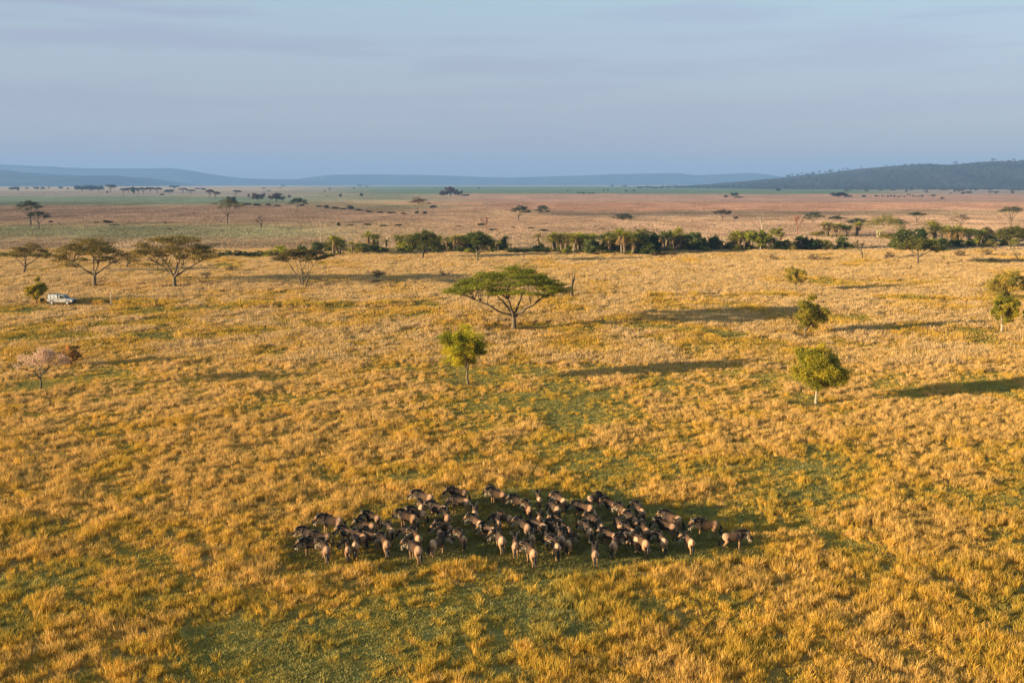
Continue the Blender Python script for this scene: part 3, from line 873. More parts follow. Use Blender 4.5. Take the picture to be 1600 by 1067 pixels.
def umbrella_acacia(label, u, v, x0, x1, yt, yb, col=(0.085, 0.095, 0.022), bark=None, pads=30, leaves=300, ls=None, limbs=5, fork=0.42, seed=1,
                    thick=0.10, tiers=0.25, stems=1, name='umbrella_acacia', dome=1.7, group=None, density=1.0, trunk_r=None, cat='tree', lean=0.0):
    """flat-topped thorn tree: forked trunk, spreading limbs and a crown of flat foliage pads"""
    global rng
    old = rng; rng = np.random.default_rng(seed * 101 + 5)
    bx, by, s = at(u, v)
    root = empty(name, (bx, by, float(gz(bx, by)) - 0.03))
    R = (x1 - x0) / 2 * s; cx = ((x0 + x1) / 2 - u) * s; Rd = R * 0.85
    dep = CAM_H / (s * FPX)
    H = (v - yt) * s - 0.25 * Rd * dep
    Ze = max((v - yb) * s + 0.35 * Rd * dep, 0.25 * H)
    pt = thick * R
    bark = bark or BARK
    # foliage pads
    C = []
    for i in range(pads):
        rho = math.sqrt((i + 0.5) / pads); a = i * 2.39996 + rng.normal(0, 0.15)
        rho = min(0.90, rho * rng.uniform(0.9, 1.06))
        edge = rho * (1 + 0.16 * math.sin(3 * a + seed) + 0.10 * math.sin(5 * a + 2 * seed))
        x = cx * min(1, 0.35 + rho) + edge * R * math.cos(a) * 0.93; y = edge * Rd * math.sin(a) * 0.93
        z = Ze + pt * 0.4 + max(H - Ze - 1.0 * pt, 0) * (1 - rho ** dome)
        z -= rng.uniform(0, tiers) * (H - Ze) * (1.0 if rng.uniform() < 0.6 else 0.2)
        C.append((x, y, max(z, Ze * 0.9)))
    C = np.array(C)
    cb = MB()
    pr = R * 1.32 / math.sqrt(pads)
    ls = ls or max(0.12, 0.034 * R, 0.95 * s)
    for c in C:
        n = int(leaves * density * rng.uniform(0.65, 1.2)); k = pr * rng.uniform(0.75, 1.25)
        # the pad itself is several little sprays
        m = rng.integers(5, 9)
        sub = c + np.stack([rng.normal(0, .45, m) * k, rng.normal(0, .45, m) * k, rng.normal(0, .30, m) * pt], -1)
        w = rng.integers(0, m, n)
        P = sub[w] + np.stack([rng.normal(0, .30, n) * k, rng.normal(0, .30, n) * k, rng.normal(0, .22, n) * pt], -1)
        pt_t = rng.uniform(0.3, 0.7)
        cb.leaves(P, ls, np.clip(pt_t + rng.normal(0, .17, n), 0, 1), up=0.5)
    cr_ = cb.obj('crown', LEAF, root); cr_.color = (*col, 1)
    # trunk and limbs
    tb = MB()
    tr = trunk_r or max(0.10, 0.034 * H + 0.008 * R)
    fz = fork * Ze
    tips = []
    for st in range(stems):
        sa = 2 * math.pi * st / max(stems, 1) + 0.6
        base = np.array([0.0, 0, -0.1]) if stems == 1 else np.array([math.cos(sa), math.sin(sa), -0.1 / tr * 0.9]) * tr * 0.9
        top = np.array([lean * H * 0.3, 0, fz]) if stems == 1 else base + np.array([math.cos(sa) * R * .10 + lean * H * .3, math.sin(sa) * R * 0.10, fz])
        P = limb_path(base, top, 0, 6, 0.06); P[0] = base
        r0 = tr if stems == 1 else tr * 0.65
        tb.tube(P, np.linspace(r0 * 1.0, r0 * 0.72, 6) * np.array([1.35, 1.05, 1, 1, 1, 1.05]), 9)
        kk = limbs if stems == 1 else max(2, limbs // stems + 1)
        for i in range(kk):
            a = (2 * math.pi * i / kk + rng.normal(0, 0.25) + 0.15) if stems == 1 else sa + (i - (kk - 1) / 2) * 1.3
            rr_ = rng.uniform(0.22, 0.40) if i % 2 else rng.uniform(0.45, 0.60)
            e = np.array([cx * 0.8 + rr_ * R * math.cos(a), rr_ * Rd * math.sin(a), 0]); 
            e[2] = Ze * rng.uniform(0.84, 0.98)
            st_p = top + (base - top) * (rng.uniform(0, 0.22))
            P = limb_path(st_p, e, 0.03, 9, 0.06)
            rad = np.linspace(r0 * 0.58, r0 * 0.26, 9)
            tb.tube(P, rad, 7)
            tips.append((P, rad))
    for c in C:
        best = None
        for P, rad in tips:
            for j in range(3, 9):
                d = np.linalg.norm((P[j] - c) * np.array([1, 1, 0.6])) + (0.25 * R if P[j][2] > c[2] else 0) + 0.12 * R * (j < 5)
                if best is None or d < best[0]:
                    best = (d, P[j], rad[j])
        P = limb_path(best[1], c - np.array([0, 0, pt * 0.2]), 0.08, 6, 0.07)
        tb.tube(P, np.linspace(best[2] * 0.62, max(0.02, best[2] * 0.16), 6), 5)
    tb.obj('trunk', bark, root, True)
    rng = old
    return tag(root, label, cat, group)

def round_tree(label, u, v, x0, x1, yt, yb, col=(0.11, 0.12, 0.022), bark=None, clumps=40, leaves=220, ls=None, seed=1, name='round_tree', group=None,
               fork=0.6, spray=0.20, hollow=0.30, cat='tree', lean=0.0, trunk_r=None, limbs=5, gapy=0.0, depth=0.9):
    """bushy tree: trunk, limbs and a rounded crown of feathery clumps with gaps"""
    global rng
    old = rng; rng = np.random.default_rng(seed * 77 + 3)
    bx, by, s = at(u, v)
    root = empty(name, (bx, by, float(gz(bx, by)) - 0.03))
    R = (x1 - x0) / 2 * s; cx = ((x0 + x1) / 2 - u) * s
    H = (v - yt) * s * 0.98; zb = max((v - yb) * s, 0.02 * H)
    hz = (H - zb) / 2; zc = zb + hz
    C = []
    while len(C) < clumps:
        d = rng.normal(size=3); d /= np.linalg.norm(d)
        q = rng.uniform(hollow, 1) ** 0.6
        a = math.atan2(d[1], d[0])
        q *= 1 + 0.20 * math.sin(3 * a + seed + 2 * d[2]) + 0.14 * math.sin(4 * d[2] + 5 * a + seed)
        c = np.array([cx + d[0] * R * .84 * q, d[1] * R * depth * .84 * q, zc + d[2] * hz * .84 * q])
        if c[2] < zc: c[0] = cx + (c[0] - cx) * (0.72 + 0.28 * (c[2] - zb) / max(hz, 1e-3)); 
        C.append(c)
    C = np.array(C)
    cb = MB(); ls = ls or max(0.06, 0.036 * R, 0.75 * s)
    leaves = int(leaves * 1.9)
    for c in C:
        n = int(leaves * rng.uniform(0.6, 1.3)); k = R * spray * rng.uniform(0.7, 1.3); kz = min(k * 0.75, hz * 0.3)
        m = rng.integers(4, 8); sub = c + rng.normal(0, 0.5, (m, 3)) * np.array([k, k, kz])
        P = sub[rng.integers(0, m, n)] + rng.normal(0, 0.42, (n, 3)) * np.array([k, k, kz])
        P = P[P[:, 2] > 0.03]
        if gapy: P = P[rng.uniform(0, 1, len(P)) > gapy]
        cb.leaves(P, ls, np.clip(rng.uniform(0.12, 0.85) + rng.normal(0, .16, len(P)), 0, 1), up=0.15)
    cr_ = cb.obj('crown', LEAF, root); cr_.color = (*col, 1)
    tb = MB(); tr = trunk_r or max(0.05, 0.028 * H)
    fz = max(zb * fork, 0.12 * H); top = np.array([lean * H, 0, fz])
    tb.tube(limb_path((0, 0, -0.1), top, 0, 6, 0.05), np.linspace(tr * 1.25, tr * 0.85, 6), 8)
    tips = []
    for i in range(limbs):
        a = 2 * math.pi * i / limbs + rng.normal(0, 0.3)
        e = np.array([cx + 0.5 * R * math.cos(a), 0.5 * R * depth * math.sin(a), zc + rng.uniform(-0.3, 0.5) * hz])
        P = limb_path(top, e, 0.08, 7, 0.06); rad = np.linspace(tr * 0.6, tr * 0.25, 7); tb.tube(P, rad, 6); tips.append((P, rad))
    P = limb_path(top, (cx, 0, zc + hz * 0.6), 0, 7, 0.06); rad = np.linspace(tr * 0.75, tr * 0.2, 7); tb.tube(P, rad, 6); tips.append((P, rad))
    for c in C:
        d, p, r = min(((np.linalg.norm(P[j] - c), tuple(P[j]), rad[j]) for P, rad in tips for j in range(1, 7)), key=lambda t: t[0])
        tb.tube(limb_path(p, c, 0.05, 4, 0.05), np.linspace(r * 0.55, max(0.008, r * 0.12), 4), 4)
    tb.obj('trunk', bark or BARK, root, True)
    rng = old
    return tag(root, label, cat, group)

def bare_tree(label, u, v, x0, x1, yt, bark=None, seed=1, name='bare_tree', group=None, depth_=4, twig=0.0, col=(0.3, 0.2, 0.12), r0=None, stems=1, spread=0.5):
    """leafless tree: trunk and a recursively forking set of branches"""
    global rng
    old = rng; rng = np.random.default_rng(seed * 53 + 1)
    bx, by, s = at(u, v)
    root = empty(name, (bx, by, float(gz(bx, by)) - 0.03))
    H = (v - yt) * s; R = (x1 - x0) / 2 * s; cx = ((x0 + x1) / 2 - u) * s
    tb = MB(); ends = []
    r0 = r0 or max(0.08, 0.03 * H)
    def grow(p, d, L_, r, k):
        n = 4
        q = p + d * L_
        P = limb_path(p, q, 0.02, n, 0.12)
        tb.tube(P, np.linspace(r, r * 0.62, n), 6 if k > 1 else 4)
        if k == 0:
            ends.append(q); return
        m = 2 if rng.uniform() < 0.55 else 3
        for j in range(m):
            nd = d + rng.normal(0, spread, 3) * np.array([R / H * 1.9, R / H * 1.9, 0.55]) + np.array([0, 0, 0.18])
            nd /= np.linalg.norm(nd)
            grow(P[-1] if j else P[-2] * 0.3 + P[-1] * 0.7, nd, L_ * rng.uniform(0.62, 0.85), r * 0.62, k - 1)
    for st in range(stems):
        d = np.array([cx / H * 0.8 + rng.normal(0, 0.05) + (0.22 * (st - (stems - 1) / 2)), rng.normal(0, 0.05), 1.0]); d /= np.linalg.norm(d)
        grow(np.array([0.3 * (st - (stems - 1) / 2), 0, -0.1]), d, H * 0.34, r0, depth_)
    # fit the branches to the height and width seen
    allv = np.concatenate(tb.v); top = allv[:, 2].max(); wid = max(np.abs(allv[:, 0] - cx).max(), 1e-3)
    sx = R / wid
    for a in tb.v:
        a[:, 2] *= H / top
        t_ = np.clip(a[:, 2] / H, 0, 1)
        a[:, :2] *= (1 - t_ + t_ * min(sx, 1.5))[:, None]
    tb.obj('trunk', bark or BARK_DARK, root, True)
    if twig:
        cb = MB()
        vv = np.concatenate(tb.v); hi = vv[vv[:, 2] > 0.56 * H]
        P = hi[rng.integers(0, len(hi), int(twig))] + rng.normal(0, 0.05 * R + 0.04, (int(twig), 3))
        cb.leaves(P, max(0.05, 0.045 * R), rng.uniform(0.2, 0.8, len(P)))
        c_ = cb.obj('crown', LEAF, root); c_.color = (*col, 1)
    rng = old
    return tag(root, label, 'tree', group)

# --- the big acacia in the middle and the row of acacias on the left
umbrella_acacia('large green umbrella acacia with forked trunk in the middle of the plain', 803, 513, 693, 904, 410, 462, (0.235, 0.225, 0.028), BARK, 74, 560, 0.24, 7, 0.36, seed=4, thick=0.055, tiers=0.20, dome=1.5)
umbrella_acacia('slender leaning acacia furthest left in the row of brown acacias', 37, 428, 15, 80, 376, 400, (0.19, 0.14, 0.042), BARK_DARK, 20, 330, 0.30, 4, 0.45, seed=8, thick=0.16, tiers=0.45, lean=0.25, trunk_r=0.3)
umbrella_acacia('broad brown-green acacia between the leaning one and the widest one', 148, 446, 76, 203, 370, 408, (0.225, 0.165, 0.045), BARK, 46, 420, 0.32, 5, 0.42, seed=12, thick=0.085, tiers=0.55, dome=2.6)
umbrella_acacia('widest brown-green acacia on the left with a dark two-limbed trunk', 273, 448, 203, 347, 366, 408, (0.225, 0.165, 0.045), BARK, 50, 420, 0.32, 5, 0.42, seed=15, thick=0.085, tiers=0.55, dome=2.6)
umbrella_acacia('thin flat acacia on several pale stems before the bright green shrubs', 474, 449, 424, 519, 388, 408, (0.13, 0.10, 0.035), BARK, 34, 380, 0.32, 6, 0.30, seed=19, thick=0.07, tiers=0.2, stems=3, dome=2.4)
umbrella_acacia('dark dense acacia standing in front of the palms left of centre', 661, 404, 637, 693, 355, 385, (0.115, 0.120, 0.030), BARK_DARK, 34, 330, 0.42, 4, 0.5, seed=23, thick=0.30, tiers=0.5)
umbrella_acacia('thin-trunked acacia standing before the dark palms at the centre', 746, 411, 734, 773, 361, 384, (0.105, 0.120, 0.028), BARK, 22, 300, 0.42, 4, 0.6, seed=27, thick=0.28, tiers=0.5)
umbrella_acacia('olive acacia with a bare forked trunk before the right-hand palms', 1434, 414, 1404, 1473, 371, 390, (0.140, 0.130, 0.034), BARK_DARK, 34, 320, 0.40, 5, 0.55, seed=31, thick=0.16, tiers=0.35)
umbrella_acacia('large acacia on several trunks at the right edge above the bushes', 1582, 392, 1553, 1612, 350, 371, (0.145, 0.135, 0.034), BARK, 34, 330, 0.45, 6, 0.35, seed=35, thick=0.2, tiers=0.4, stems=3)

# --- small rounded trees of the near plain
round_tree('small feathery green tree on a thin trunk in front of the big acacia', 731, 601, 686, 764, 506, 575, (0.350, 0.305, 0.026), BARK, 60, 380, 0.16, seed=2, fork=0.85, trunk_r=0.14, lean=-0.01)
round_tree('small dense green tree with a pale trunk, nearest one on the right', 1275, 630, 1237, 1323, 539, 606, (0.306, 0.257, 0.028), BARK_PALE, 74, 430, 0.16, seed=5, fork=0.85, trunk_r=0.13)
round_tree('upright green tree behind the pale-trunked tree on the right', 1258, 523, 1239, 1292, 461, 513, (0.312, 0.248, 0.034), BARK, 48, 330, 0.2, seed=9, fork=0.8)
round_tree('small yellow-green tree, uppermost of the three right-hand bushy trees', 1243, 457, 1222, 1264, 418, 444, (0.366, 0.273, 0.050), BARK, 36, 260, 0.22, seed=13, fork=0.9, gapy=0.2)
round_tree('wide pale yellow-green tree near the right edge', 1570, 468, 1543, 1600, 422, 462, (0.387, 0.288, 0.059), BARK, 52, 300, 0.24, seed=17, fork=0.8, gapy=0.1)
round_tree('upright green tree on a pale trunk just below the wide pale one', 1565, 518, 1545, 1592, 456, 504, (0.312, 0.257, 0.030), BARK_PALE, 48, 330, 0.2, seed=21, fork=0.85)
round_tree('green bush cut off by the right edge of the view', 1604, 502, 1594, 1620, 477, 500, (0.120, 0.130, 0.024), BARK, 14, 160, 0.16, seed=25, cat='bush', name='green_bush')
bare_tree('leafless pinkish thorn tree on a dark trunk at the left', 63, 610, 26, 106, 540, BARK_DARK, 6, depth_=6, twig=7500, col=(0.66, 0.45, 0.31), r0=0.15, spread=0.62, name='thorn_tree')
round_tree('brown round bush right behind the pinkish thorn tree', 111, 573, 90, 132, 535, 571, (0.44, 0.255, 0.075), BARK_DARK, 34, 260, 0.16, seed=29, name='round_bush', cat='bush', hollow=0.1)
round_tree('yellow-green bushy tree behind the parked white pickup', 57, 473, 41, 77, 435, 471, (0.387, 0.288, 0.025), BARK_DARK, 44, 300, 0.22, seed=33, cat='bush', name='yellow_bush', hollow=0.2)

# ------------------------------------------------------------------ palms and thicket along the watercourse
FROND_D = leaf_mat('dry_fronds', 0.2)
def palm_proto(seed, nst=1, dead=0.6):
    """wild palm 6 m tall: leaning stems, arching feather fronds, a skirt of hanging dead fronds"""
    global rng
    old = rng; rng = np.random.default_rng(seed)
    root = empty('palm')
    tb, gb, db = MB(), MB(), MB()
    def frond(b, p, a, el, L_, w, droop, tint):
        d = np.array([math.cos(a) * math.cos(el), math.sin(a) * math.cos(el), math.sin(el)])
        sd = np.array([-math.sin(a), math.cos(a), 0])
        n = 7; V = []; F = []
        for i in range(n + 1):
            t = i / n
            q = p + d * L_ * t + np.array([0, 0, -droop * L_ * t * t])
            ww = w * (0.35 + 0.65 * math.sin(math.pi * min(1, t * 0.9 + 0.08)))
            V += [q, q + sd * ww + np.array([0, 0, -0.35 * ww]) + d * 0.10 * L_, q - sd * ww + np.array([0, 0, -0.35 * ww]) + d * 0.10 * L_, q + d * 0.07 * L_]
        for i in range(n):
            k = i * 4
            F += [(k, k + 1, k + 3), (k, k + 3, k + 2)]
        b.add(V, F, tint)
    for st in range(nst):
        a0 = rng.uniform(0, 6.28); ln = rng.uniform(0.1, 0.5) if nst > 1 else 0.15
        h = rng.uniform(3.0, 4.6) if st else 4.3
        top = np.array([math.cos(a0) * ln * 2.2, math.sin(a0) * ln * 2.2, h])
        tb.tube(limb_path((math.cos(a0) * 0.25, math.sin(a0) * 0.25, -0.2), top, 0.03, 6, 0.03), [.22, .17, .15, .14, .15, .17], 7)
        for i in range(58):
            el = math.radians(rng.uniform(-15, 80)); frond(gb, top + rng.normal(0, .06, 3), rng.uniform(0, 6.28), el, rng.uniform(1.5, 2.3), rng.uniform(0.22, 0.36), rng.uniform(0.25, 0.7), rng.uniform(0.1, 0.95))
        for i in range(int(34 * dead)):
            a = rng.uniform(0, 6.28)
            frond(db, top + np.array([0, 0, -rng.uniform(0, 0.7)]), a, math.radians(rng.uniform(-86, -62)), rng.uniform(1.0, 1.8), rng.uniform(0.14, 0.24), 0.05, rng.uniform(0.1, 0.9))
    for i in range(int(26)):
        a = rng.uniform(0, 6.28); frond(gb, np.array([rng.normal(0, .5), rng.normal(0, .5), 0.1]), a, math.radians(rng.uniform(25, 75)), rng.uniform(1.0, 2.0), 0.26, 0.4, rng.uniform(0.1, 0.9))
    tb.obj('trunk', PALM_TRUNK, root, True)
    f = gb.obj('green_fronds', LEAF, root)
    if db.n:
        k = db.obj('dead_fronds', FROND_D, root); k.color = (0.24, 0.155, 0.075, 1)
    rng = old
    return root

def bush_proto(seed, n=34, leaves=120, ls=0.075, flat=1.0, sparse=0.0, cat_name='bush'):
    """unit bush (1 wide, 1 tall): leafy lumps down to the ground over a few stems"""
    global rng
    old = rng; rng = np.random.default_rng(seed)
    b = MB()
    for i in range(n):
        a = rng.uniform(0, 6.28); q = rng.uniform(0.1, 1) ** 0.5; zz = rng.uniform(0.08, 0.9)
        lim = math.sqrt(max(0, 1 - (zz * 0.93) ** 2.2)) * (0.86 + 0.2 * math.sin(2 * a + seed) + 0.1 * math.sin(5 * a))
        c = np.array([math.cos(a) * q * lim * 0.46, math.sin(a) * q * lim * 0.46, zz * (0.9 + 0.12 * math.sin(3 * a + seed))])
        m = int(leaves * rng.uniform(0.6, 1.3) * (1 - sparse)); P = c + rng.normal(0, 1, (m, 3)) * np.array([.065, .065, .06 * flat])
        P[:, 2] = np.abs(P[:, 2])
        b.leaves(P, ls, np.clip(rng.uniform(0.25, 0.75) + rng.normal(0, .15, m), 0, 1))
    o = b.obj(cat_name, LEAF)
    t = MB()
    for i in range(7):
        a = rng.uniform(0, 6.28); t.tube(limb_path((0.03 * math.cos(a), 0.03 * math.sin(a), -0.03), (0.28 * math.cos(a), 0.28 * math.sin(a), rng.uniform(0.4, 0.75)), 0.1, 5, 0.08), np.linspace(0.02, 0.006, 5), 4)
    t.obj('stem', BARK_DARK, o)
    rng = old
    return o

PALMS = [palm_proto(3, 1, 1.0), palm_proto(5, 3, 0.7), palm_proto(8, 4, 0.35), palm_proto(11, 2, 1.5)]
BUSHES = [bush_proto(2), bush_proto(6), bush_proto(9, 26), bush_proto(13, 40)]
THIN = [bush_proto(21, 24, 70, 0.06, 1, 0.3), bush_proto(25, 20, 60, 0.06, 1, 0.4)]
used = set()
def place(proto, u, v, w, h, col, label, cat, group=None, unit=(1.0, 1.0), name=None, rz=None, colour_part=None):
    """put a copy of a prototype under a pixel, w and h pixels wide and tall"""
    bx, by, s = at(u, v)
    if proto.name in used or proto in used:
        o = copy_tree(proto)
    else:
        o = proto; used.add(proto)
    o.location = (bx, by, float(gz(bx, by)) - 0.04)
    o.rotation_euler = (0, 0, random.uniform(0, 6.28) if rz is None else rz)
    sx = w * s / unit[0]; sz = h * s / unit[1]
    o.scale = (sx, sx, sz)
    for q in [o] + list(o.children):
        if q.type == 'MESH' and (colour_part is None or q.name.split('.')[0] in colour_part):
            q.color = (*col, 1)
    if name: o.name = name
    tag(o, label, cat, group)
    return o

PG = 'wild palms along the watercourse'
BG = 'bushes along the watercourse'
G_BR = (0.32, 0.30, 0.034); G_MID = (0.29, 0.265, 0.042); G_DK = (0.118, 0.138, 0.040); G_OL = (0.29, 0.24, 0.06)
def palm(k, u, v, yt, col, where, w=None):
    h = (v - yt) * 1.10
    place(PALMS[k], u, v, (w or h * (0.78 if k == 0 else 1.0)) * 1.45, h, col, 'wild palm ' + where, 'palm', PG, ((4.2, 5.2, 5.4, 4.8)[k], 6.0), colour_part=('green_fronds',))
def bush(k, u, v, w, yt, col, label, group=BG, name='bush', cat='bush'):
    place(BUSHES[k], u, v, w * 1.15, (v - yt) * 1.05, col, label, cat, group, (0.98, 1.0), name)

# low hedge and bushes on the left end of the belt
for i, (u, yt, w) in enumerate(((346, 394, 14), (358, 392, 15), (371, 391, 16), (384, 393, 14), (397, 393, 15), (408, 392, 15))):
    bush(i % 4, u, 402, w, yt, G_DK if i % 2 else (0.06, 0.08, 0.02), 'low dark bush, %s from left in the hedge right of the wide acacia' % ORD[i])
for i, (u, yt, w) in enumerate(((6, 394, 20), (22, 393, 20), (44, 395, 18), (57, 396, 18))):
    bush(i % 4, u, 403, w, yt, G_MID, 'low green bush, %s from left in the hedge behind the leaning acacia' % ORD[i])
bush(1, 420, 402, 22, 392, G_BR, 'low light green bush at the left foot of the bright green one')
bush(2, 437, 401, 30, 383, G_BR, 'bright yellow-green bush above the flat-topped thin acacia')
bush(3, 472, 398, 20, 384, (0.11, 0.125, 0.025), 'rounded green bush right behind the flat thin acacia crown')
bush(0, 496, 395, 20, 377, G_DK, 'dark green bush at the foot of the tall bare tree')
palm(1, 519, 400, 369, G_BR, 'with bright fronds just right of the tall bare tree')
palm(2, 531, 399, 373, G_DK, 'with dark fronds touching the bright one by the bare tree')
palm(0, 549, 397, 377, G_MID, 'standing low and alone between the bright palm and the brown-skirted pair')
bush(1, 561, 396, 20, 386, G_OL, 'small olive bush left of the brown-skirted palm pair')
palm(3, 579, 394, 362, G_MID, 'with brown skirt, left one of the pair left of the dense acacia', 22)
palm(3, 590, 394, 366, G_MID, 'with brown skirt, right one of the pair left of the dense acacia', 20)
bush(0, 582, 396, 26, 382, G_DK, 'dark bush under the brown-skirted palm pair')
palm(0, 602, 393, 374, G_MID, 'small and thin, right of the brown-skirted pair')
bush(3, 633, 396, 24, 382, G_MID, 'green bush left of the dense acacia trunk')
palm(1, 633, 391, 366, G_OL, 'behind the left side of the dense acacia crown')
palm(1, 680, 393, 368, G_MID, 'behind the right side of the dense acacia crown')
bush(2, 676, 395, 24, 378, G_DK, 'dark bush right of the dense acacia trunk')
PSETS = [
 (0, 700, 393, 370, G_MID), (3, 708, 394, 367, G_OL), (1, 720, 393, 368, G_MID), (3, 729, 394, 371, G_BR), (1, 769, 394, 375, G_OL), (0, 780, 394, 377, G_MID), (0, 797, 394, 380, G_OL)]
for i, (k, u, v, yt, c) in enumerate(PSETS):
    palm(k, u, v, yt, c, '%s from left in the clump round the thin-trunked central acacia' % ORD[i])
bush(1, 737, 392, 36, 364, (0.085, 0.11, 0.02), 'green domed bush tree behind the thin-trunked central acacia', name='bush_tree', cat='tree')
bush(0, 783, 391, 18, 374, G_DK, 'dark bush just right of the thin-trunked central acacia')
bush(2, 716, 395, 24, 386, G_DK, 'dark undergrowth bush below the palms left of the thin-trunked acacia')
bush(3, 733, 396, 18, 388, G_BR, 'small bright bush in front of the palms left of the thin-trunked acacia')
for i, (u, w, yt) in enumerate(((803, 20, 387), (818, 22, 389), (833, 20, 388), (850, 24, 387))):
    bush(i, u, 396, w, yt, (0.075, 0.09, 0.028), 'low spreading green bush, %s from left in the gap between two palm clumps' % ORD[i])
palm(0, 843, 392, 364, G_OL, 'standing alone in the gap between two palm clumps')
PS2 = [(1, 868, 395, 365, G_MID), (3, 880, 395, 364, G_OL), (1, 893, 396, 366, G_MID), (3, 904, 395, 365, G_MID), (2, 914, 395, 366, G_BR), (0, 927, 389, 365, G_MID), (1, 940, 388, 367, G_BR)]
for i, (k, u, v, yt, c) in enumerate(PS2):
    palm(k, u, v, yt, c, '%s from left in the clump right of the big acacia' % ORD[i])
bush(0, 921, 397, 26, 373, G_DK, 'dark bush closing the right end of the palm clump nearest the big acacia')
bush(3, 885, 397, 16, 388, G_BR, 'small bright bush at the foot of the palm clump nearest the big acacia')
PS3 = [(0, 952, 397, 370, G_OL), (1, 962, 396, 368, G_MID), (3, 976, 398, 358, G_MID), (3, 987, 398, 372, G_OL)]
for i, (k, u, v, yt, c) in enumerate(PS3):
    palm(k, u, v, yt, c, '%s from left in the tall group left of the dark dome trees' % ORD[i])
bush(0, 1001, 397, 36, 362, G_DK, 'large dark dome tree, left one of the two beside the tall palms', name='dome_tree', cat='tree')
bush(3, 1020, 396, 26, 364, (0.040, 0.068, 0.020), 'large dark dome tree, right one of the two beside the tall palms', name='dome_tree', cat='tree')
bush(2, 1004, 372, 24, 357, G_OL, 'pale green treetop rising behind the two dark dome trees', name='bush_tree', cat='tree')
bush(1, 1014, 398, 24, 378, (0.085, 0.105, 0.026), 'lighter green bush in front of the two dark dome trees')
palm(2, 1040, 393, 360, G_DK, 'dark and dense, left of the round green-topped one', 24)
palm(1, 1053, 391, 357, G_MID, 'tall with green top between two dark ones', 26)
palm(3, 1063, 392, 366, G_OL, 'with a wide skirt of brown dead fronds')
bush(0, 1085, 392, 30, 361, G_DK, 'tall dark bush right of the palm with the wide brown skirt', name='dome_tree', cat='tree')
for i, (u, w) in enumerate(((1024, 16), (1036, 20), (1050, 16))):
    bush(i + 1, u, 400, w, 393, (0.16, 0.12, 0.045), 'low straw-brown bush, %s from left under the tall green-topped palm' % ORD[i])
bush(2, 1101, 393, 22, 384, G_MID, 'low green bush between the two dark dome-shaped bushes')
bush(3, 1115, 391, 24, 368, G_DK, 'round dark bush standing alone left of the bright yellow-green tree')
palm(0, 1127, 391, 376, G_OL, 'small, at the right side of the lone dark bush')
palm(1, 1149, 391, 362, G_MID, 'tall, first of three left of the yellow-green tree')
palm(2, 1160, 391, 361, G_MID, 'tall, second of three left of the yellow-green tree')
palm(1, 1171, 390, 362, G_DK, 'tall, dark, nearest the yellow-green tree on its left')
round_tree('bright yellow-green rounded tree on a pale trunk among the palms', 1188, 393, 1168, 1206, 361, 380, (0.24, 0.235, 0.03), BARK_PALE, 26, 200, 0.42, seed=41, fork=0.7)
palm(2, 1207, 391, 370, G_DK, 'dark, at the right side of the yellow-green tree')
bush(0, 1214, 369, 22, 355, G_MID, 'round green bush behind the yellow-green tree')
palm(3, 1217, 381, 366, G_OL, 'with red-brown skirt right behind the yellow-green tree')
bush(1, 1228, 391, 16, 375, G_DK, 'dark bush, first right of the yellow-green tree')
bush(2, 1237, 392, 20, 377, G_OL, 'olive bush, second right of the yellow-green tree')
palm(2, 1247, 391, 368, G_DK, 'dark and narrow, right of the olive bush')
bush(3, 1263, 391, 28, 371, (0.045, 0.065, 0.022), 'dark green dome bush before the red-brown bare tree')
bush(0, 1277, 391, 16, 372, (0.18, 0.165, 0.03), 'narrow yellow-green bush right of the dark dome bush')
bush(1, 1291, 391, 20, 375, G_OL, 'olive bush left of the lone round bush on the right')
bush(2, 1318, 389, 28, 369, G_DK, 'round dark green bush standing alone right of the watercourse hedge')
palm(3, 1294, 370, 347, G_OL, 'with brown skirt, leftmost of the back group on the right')
palm(3, 1308, 370, 350, G_OL, 'with brown skirt, second of the back group on the right')
palm(2, 1322, 370, 351, G_DK, 'dark, third of the back group on the right')
palm(3, 1337, 369, 346, G_MID, 'tall, fourth of the back group, left of the fever tree')
bush(3, 1279, 369, 24, 361, G_OL, 'low olive bush at the left of the back palm group')
umbrella_acacia('tall yellow-barked fever tree with an open yellow crown behind the palms', 1372, 372, 1354, 1413, 332, 352, (0.24, 0.21, 0.045), BARK_YEL, 26, 200, 0.42, 5, 0.5, seed=43, thick=0.28, tiers=0.6, stems=2, name='fever_tree', trunk_r=0.35)
bush(0, 1384, 373, 24, 364, G_OL, 'low bush at the foot of the fever tree')
bush(1, 1412, 391, 44, 360, (0.115, 0.125, 0.03), 'wide olive bush tree behind the olive acacia on the right', name='bush_tree', cat='tree')
bush(2, 1434, 384, 30, 356, (0.06, 0.085, 0.025), 'darker bush tree right behind the olive acacia crown', name='bush_tree', cat='tree')
palm(1, 1459, 380, 347, G_MID, 'tall, with green top right of the olive acacia')
palm(2, 1471, 378, 352, G_DK, 'dark, leaning on the tall one right of the olive acacia')
bush(3, 1466, 392, 30, 372, G_DK, 'dark bush under the palms right of the olive acacia')
palm(3, 1486, 386, 355, G_OL, 'with brown skirt, left of two over a blue-dark bush')
palm(3, 1501, 386, 354, G_MID, 'with brown skirt, right of two over a blue-dark bush')
bush(0, 1494, 388, 24, 375, G_DK, 'blue-dark bush under two brown-skirted palms on the right')
palm(0, 1515, 378, 357, G_MID, 'thin, standing between the two right-hand palm groups')
bush(1, 1516, 386, 14, 374, G_DK, 'small dark bush under the thin palm on the right')
palm(1, 1529, 386, 362, G_MID, 'broad, left of the large acacia at the right edge')
bush(2, 1548, 378, 28, 366, G_DK, 'dark low bush beside the large acacia at the right edge')
bush(3, 1541, 372, 24, 356, (0.15, 0.10, 0.05), 'brown half-bare bush behind the large acacia at the right edge')

